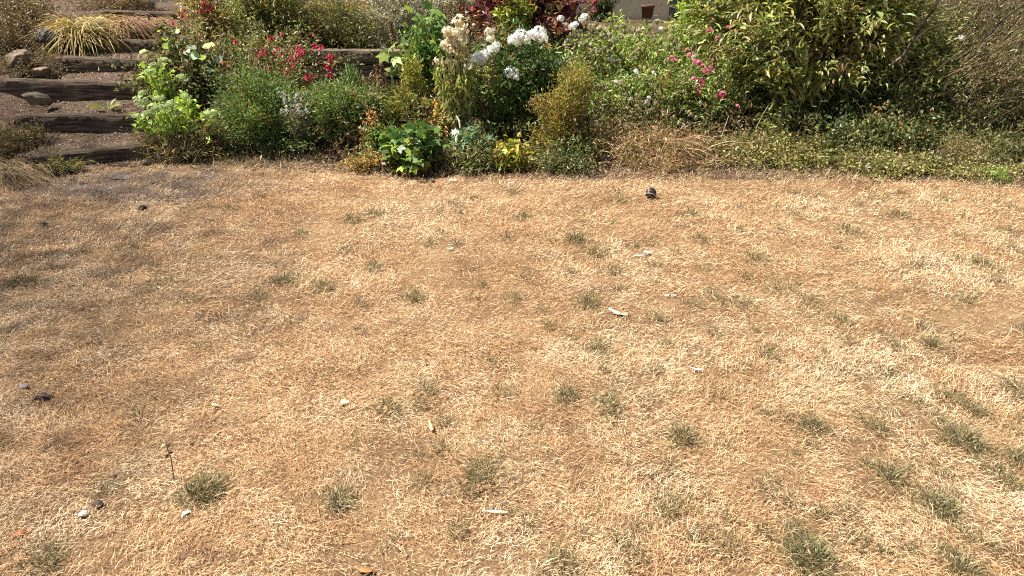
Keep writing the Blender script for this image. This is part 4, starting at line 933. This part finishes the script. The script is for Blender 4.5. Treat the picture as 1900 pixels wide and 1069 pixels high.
# ------------------------------------------------------------------ undergrowth filling the bank between the plants
def undergrowth():
    n = 7600
    x, y = RNG.uniform(-3.2, 7.2, n), RNG.uniform(5.8, 9.6, n)
    xc = -3.66 - 0.23 * (y - 6.2)
    k = (y > edge(x) + .10 + .25 * RNG.random(n)) & (x > xc + .68) & ~((x < .7) & (np.abs(y - 7.62) < .12))
    k &= ~((x > -2.2) & (x < -.8) & (y > 6.9) & (y < 7.6))
    k &= ~((x > .3) & (x < 2.6) & (y > 8.3))
    k &= ~((x > 2.0) & (x < 3.3) & (y > 6.35) & (y < 7.4))
    x, y = x[k], y[k]; n = len(x)
    z = terrain(x, y)
    h = RNG.uniform(.07, .36, n) * np.where(RNG.random(n) < .12, 1.7, 1) * (.6 + .8 * fbm(x, y, 1.7, 91)) * np.clip((y - edge(x)) / .5, .25, 1)
    b0 = np.stack([x, y, z], 1)
    tip = b0 + np.stack([RNG.normal(0, .08, n), RNG.normal(-.03, .08, n), h], 1)
    P = bez(b0, b0 + np.stack([0 * h, 0 * h, h * .7], 1), tip, 5)
    mb = MB(); strips(mb, P, .004, pick([(.2, .16, .08, 2), (.12, .12, .05, 2), (.34, .27, .15, 1)], n))
    per = 13
    t = RNG.random((n, per)) * 3.99; i = t.astype(int); f = (t - i)[..., None]; ar = np.arange(n)[:, None]
    q = (P[ar, i] * (1 - f) + P[ar, i + 1] * f + RNG.standard_normal((n, per, 3)) * .03).reshape(-1, 3)
    q[:, 2] = np.maximum(q[:, 2], terrain(q[:, 0], q[:, 1]) + .005)
    dry = np.repeat(fbm(x, y, 1.1, 95) + RNG.normal(0, .08, n), per)
    C = np.where((dry > .52)[:, None], pick([(.26, .19, .10, 3), (.18, .13, .07, 3), (.36, .29, .17, 1)], len(q)), pick([(.10, .12, .03, 3), (.15, .165, .045, 3), (.06, .08, .022, 2), (.22, .21, .08, 2)], len(q)) * 1.15)
    lv = RNG.uniform(.025, .06, len(q))
    leaves(mb, q, norm(RNG.standard_normal(q.shape) + np.array([0, 0, .3])), norm(RNG.standard_normal(q.shape) + np.array([0, -.2, .8])), lv, lv * RNG.uniform(.2, .45, len(q)), LANCE, C)
    return mb.build('undergrowth', M['leaf'])
tag(undergrowth(), 'mixed green and dry undergrowth filling the bank between the plants', 'undergrowth', kind='stuff')

# ------------------------------------------------------------------ litter on the bank and treads
def litter():
    n = 30000
    x, y = RNG.uniform(-5.6, 5.2, n), RNG.uniform(5.6, 10.2, n)
    k = (y > edge(x) - .45 * RNG.random(n) ** 2.5) & ((x < -2.0) | (RNG.random(n) < .6))
    x, y = x[k], y[k]; n = len(x)
    P = np.stack([x, y, terrain(x, y) + RNG.uniform(.002, .012, n)], 1)
    a = RNG.uniform(0, 6.28, n)
    mb = MB()
    leaves(mb, P, np.stack([np.cos(a), np.sin(a), RNG.normal(0, .2, n)], 1), norm(RNG.normal(0, .35, (n, 3)) + np.array([0, 0, 1])), RNG.uniform(.012, .05, n), RNG.uniform(.004, .014, n), LANCE,
           pick([(.24, .17, .10, 3), (.14, .09, .055, 4), (.36, .28, .18, 1.5), (.45, .40, .31, .5)], n))
    return mb.build('leaf_litter', M['straw'])
tag(litter(), 'dry leaf litter strewn over the bank and the step treads', 'litter', kind='stuff')
def crumbs():
    n = 9000
    x, y = RNG.normal(-2.95, .55, n), RNG.normal(5.55, .28, n)
    y[3500:] = RNG.uniform(6.0, 9.4, n - 3500); x[3500:] = RNG.normal(-3.75 - .23 * (y[3500:] - 6.2), .5, n - 3500)
    s = RNG.uniform(.004, .013, n); P = np.stack([x, y, terrain(x, y)], 1)
    oc = np.array([(1, 0, 0), (-1, 0, 0), (0, 1, 0), (0, -1, 0), (0, 0, .8), (0, 0, -.5)], float)
    ot = np.array([(0, 2, 4), (2, 1, 4), (1, 3, 4), (3, 0, 4)])
    V = P[:, None] + oc[None] * s[:, None, None] * RNG.uniform(.6, 1.3, (n, 6, 1))
    mb = MB(); mb.add(V.reshape(-1, 3), (np.arange(n)[:, None, None] * 6 + ot[None]).reshape(-1, 3), np.repeat(pick([(.10, .066, .044, 3), (.17, .115, .075, 2), (.06, .04, .028, 2)], n), 6, 0))
    return mb.build('soil_crumbs', M['bits'])
tag(crumbs(), 'loose soil crumbs on the step treads and the bare patch below them', 'soil', kind='stuff')

# ------------------------------------------------------------------ small things lying on the lawn
def lay(name, label, cat, px, py, build, z=.012, rot=0):
    p = lawn_at(px, py); p.z = tz(p.x, p.y) + z - .006
    mb = MB(); build(mb)
    o = mb.build(name, M['bits'], None); o.location = p; o.rotation_euler = (random.uniform(-.15, .15), random.uniform(-.15, .15), rot)
    return tag(o, label, cat)
def flake(L, W, col, curl=.15, n=6, seed=0):
    def f(mb):
        rg = np.random.default_rng(seed); V = []; T = []
        for i in range(n + 1):
            t = i / n; w = W * (.35 + .65 * math.sin(math.pi * min(max(t, .08), .92))) * rg.uniform(.8, 1.15)
            for s in (-.5, .5): V.append((L * (t - .5), s * w + rg.normal(0, W * .06), curl * L * (4 * (t - .5) ** 2) * .6 + .1 * W * rg.standard_normal()))
        V = np.array(V); V2 = V - np.array([0, 0, .0025]); k = len(V)
        for i in range(n):
            a = 2 * i; T += [(a, a + 2, a + 3), (a, a + 3, a + 1), (a + k, a + k + 3, a + k + 2), (a + k, a + k + 1, a + k + 3), (a, a + k, a + k + 2), (a, a + k + 2, a + 2), (a + 1, a + 3, a + k + 3), (a + 1, a + k + 3, a + k + 1)]
        T += [(0, 1, k + 1), (0, k + 1, k), (2 * n, 2 * n + k, 2 * n + 1 + k), (2 * n, 2 * n + 1 + k, 2 * n + 1)]
        mb.add(np.concatenate([V, V2]), np.array(T), col)
    return f
def ball():
    p = lawn_at(1207, 368); p.z = tz(p.x, p.y) + .042
    root = empty('toy_ball', (p.x, p.y, p.z - .038), 'small dark ball with a pale stripe on the lawn below the dead groundcover', 'ball')
    import bmesh
    bm = bmesh.new(); bmesh.ops.create_uvsphere(bm, u_segments=24, v_segments=16, radius=.039); me = bpy.data.meshes.new('ball_body'); bm.to_mesh(me); bm.free()
    for pl in me.polygons: pl.use_smooth = True
    me.materials.append(surf_mat('dark_rubber', [(.3, (.018, .013, .012)), (.7, (.05, .035, .03))], 30, rough=.45, bscale=80, bump=.2, bdist=.003))
    link('ball_body', me, root).location = (0, 0, .038)
    for tl, off in ((.9, .012), (-.5, -.02)):
        mb = MB(); a = np.linspace(0, 2 * np.pi, 25)
        tube(mb, np.stack([.0368 * np.cos(a), .0368 * np.sin(a), 0 * a + off], 1), .0042, (.30, .24, .20), 5)
        s = mb.build('stripe', M['bits'], root); s.location = (0, 0, .038); s.rotation_euler = (tl, .5, .3)
ball()
lay('bark_chip', 'pale curled bark chip on the lawn beside a green tuft', 'bark chip', 1147, 582, flake(.10, .035, (.62, .50, .33), .12, 6, 1), .02, -.35)
lay('paper_scrap', 'white paper scrap on the lawn, the left of a pair', 'paper scrap', 1187, 479, flake(.07, .022, (.66, .65, .66), .05, 5, 2), .022, .15)
lay('paper_scrap', 'white paper scrap on the lawn, the right of a pair', 'paper scrap', 1203, 473, flake(.06, .022, (.68, .67, .68), .1, 5, 3), .024, .1)
lay('paper_scrap', 'lone white petal sized scrap in the middle of the upper lawn', 'paper scrap', 835, 468, flake(.05, .022, (.68, .66, .70), .2, 5, 4), .022, .4)
lay('paper_scrap', 'tiny white scrap on the lawn right of centre, the left of two', 'paper scrap', 1237, 554, flake(.025, .014, (.64, .62, .64), .1, 4, 5), .022, .4)
lay('paper_scrap', 'tiny white scrap on the lawn right of centre, the right of two', 'paper scrap', 1250, 554, flake(.028, .014, (.64, .62, .64), .1, 4, 6), .022, -.4)
lay('feather', 'thin whitish feather lying on the lawn right of centre', 'feather', 1291, 691, flake(.05, .014, (.74, .70, .74), .1, 6, 7), .022, -.5)
lay('petal', 'pale petal at the lawn edge below the bleached stem', 'petal', 841, 336, flake(.06, .03, (.76, .72, .78), .2, 5, 8), .02, .2)
lay('petal', 'pale petal at the lawn edge below the yellow plant', 'petal', 949, 341, flake(.045, .02, (.74, .72, .80), .2, 5, 9), .02, .2)
lay('stick', 'flat pale stick lying near the bottom of the lawn', 'stick', 920, 955, flake(.085, .009, (.78, .68, .46), .01, 7, 10), .022, -.03)
lay('dry_leaf', 'narrow tan dry leaf standing in the lower lawn', 'leaf', 800, 797, flake(.055, .014, (.58, .40, .20), .3, 6, 11), .024, 1.9)
lay('dry_leaf', 'dark curled dead leaf in the shade at the left edge', 'leaf', 76, 735, flake(.085, .03, (.075, .05, .04), -.45, 7, 12), .028, .1)
lay('twig', 'short dark twig on the shaded lawn at the left', 'twig', 95, 569, flake(.13, .014, (.11, .075, .05), .12, 8, 13), .018, .35)
lay('shell', 'pinkish white snail shell fragment below the large bushy tuft', 'shell', 346, 949, flake(.045, .020, (.80, .68, .66), -.5, 6, 14), .018, .75)
lay('dry_leaf', 'orange brown dead leaf near the lower left corner', 'leaf', 40, 990, flake(.06, .025, (.34, .14, .055), -.3, 6, 15), .018, .5)
lay('dry_leaf', 'bright orange leaf at the bottom edge of the lawn', 'leaf', 676, 1062, flake(.05, .02, (.40, .18, .06), .2, 6, 16), .02, -.1)
lay('dry_leaf', 'pale beige leaf fragment in the left part of the lawn', 'leaf', 400, 756, flake(.035, .018, (.62, .50, .30), .3, 5, 17), .022, -.6)
for (px, py, d, mt, lb, sd) in [(155, 955, (.018, .016, .013), 'bits', 'round whitish pebble on the lawn near the lower left corner', 21), (182, 938, (.019, .015, .013), 'bits', 'dark brown pebble beside the whitish one on the lawn', 22), (46, 718, (.024, .020, .008), 'bits', 'flat grey pebble at the left edge beside the dark leaf', 23), (640, 750, (.02, .014, .01), 'bits', 'small beige pebble on the lawn left of centre', 24), (83, 417, (.03, .02, .012), 'bits', 'small black clod on the shaded upper left lawn', 25), (268, 391, (.045, .03, .02), 'bits', 'dark clod of soil in the bare patch below the steps', 26)]:
    p = lawn_at(px, py); p.z = tz(p.x, p.y) + .014
    o = stone('clod' if 'clod' in lb else 'pebble', lb, 'clod' if 'clod' in lb else 'pebble', p, d, M['stone_grey'], sd)
    colr = {21: (.80, .70, .64), 22: (.10, .065, .05), 23: (.30, .28, .30), 24: (.6, .5, .36), 25: (.03, .022, .018), 26: (.045, .032, .025)}[sd]
    o.data.materials.clear(); o.data.materials.append(surf_mat('pebble_%d' % sd, [(.3, tuple(k * .75 for k in colr)), (.7, colr)], 40, bscale=200, bump=.3, bdist=.003))
# dry seed stalk standing in the lawn
p = lawn_at(322, 888); p.z = tz(p.x, p.y)
root = empty('seed_stalk', p, 'thin brown seed stalk standing in the lower left lawn', 'seed stalk')
mb = MB(); tube(mb, [(0, 0, 0), (.004, 0, .05), (.006, .002, .10), (.002, 0, .145)], [.0022, .002, .0018, .0015], (.20, .12, .075), 5); mb.build('stem', M['stem'], root)
mb = MB(); leaves(mb, np.array([(.004, 0, .115), (.004, 0, .12), (.002, 0, .14), (.002, 0, .14), (.002, 0, .14)]), np.array([(-.5, -.2, -.6), (.6, -.2, .2), (.7, 0, .7), (-.7, 0, .7), (.2, -.2, 1.)]), np.array([(0, -1, .3)] * 5, float), .02, .010, LEAF, np.array([(.05, .03, .03), (.06, .035, .03), (.2, .13, .07), (.2, .13, .07), (.25, .17, .1)])); mb.build('dead_leaves', M['leaf'], root)
place('seed_head', HEAD_CREAM[0], root, p, (p.x - .004, p.y - .005, p.z + .15), (1, 0, 0), (0, 0, 1), .018)

# ------------------------------------------------------------------ unseen tree, added so that its crown shades the left of the lawn
def unseen_shade_tree():
    bx, by = -11.7, 3.4; org = np.array([bx, by, tz(bx, by)])
    root = empty('unseen_shade_tree', org, 'unseen tall tree added to shade the left of the lawn', 'tree')
    mb = MB(); tube(mb, [(bx, by, org[2] - .1), (bx + .1, by, org[2] + 3), (bx + .2, by - .1, org[2] + 6.5), (bx + .3, by - .2, org[2] + 10), (bx + .4, by - .2, org[2] + 13)], [.3, .25, .2, .14, .06], (.13, .10, .07), 10)
    mb.build('trunk', M['stem'], root, org)
    cr = np.array([bx + .3, by, 12.0]); rad = np.array([2.8, 4.3, 2.4])
    lb = MB()
    for k in range(30):
        d = norm(RNG.standard_normal(3)); e = cr + d * rad * .8; s0 = np.array([bx + .25, by - .1, org[2] + random.uniform(6.5, 11)])
        tube(lb, bez(s0[None], ((s0 + e) / 2 + np.array([0, 0, .4]))[None], e[None], 6)[0], np.linspace(.012, .004, 6), (.12, .09, .06), 5)
    lb.build('limbs', M['stem'], root, org)
    n = 31000
    d = norm(RNG.standard_normal((n, 3))); P = cr + d * (RNG.random((n, 1)) ** .55) * rad
    cw = MB(); leaves(cw, P, norm(RNG.standard_normal((n, 3))), norm(RNG.standard_normal((n, 3)) + np.array([0, 0, .8])), RNG.uniform(.06, .10, n), RNG.uniform(.03, .05, n), LANCE, pick(GREEN, n))
    cw.build('crown', M['leaf'], root, org)['kind'] = 'stuff'
unseen_shade_tree()
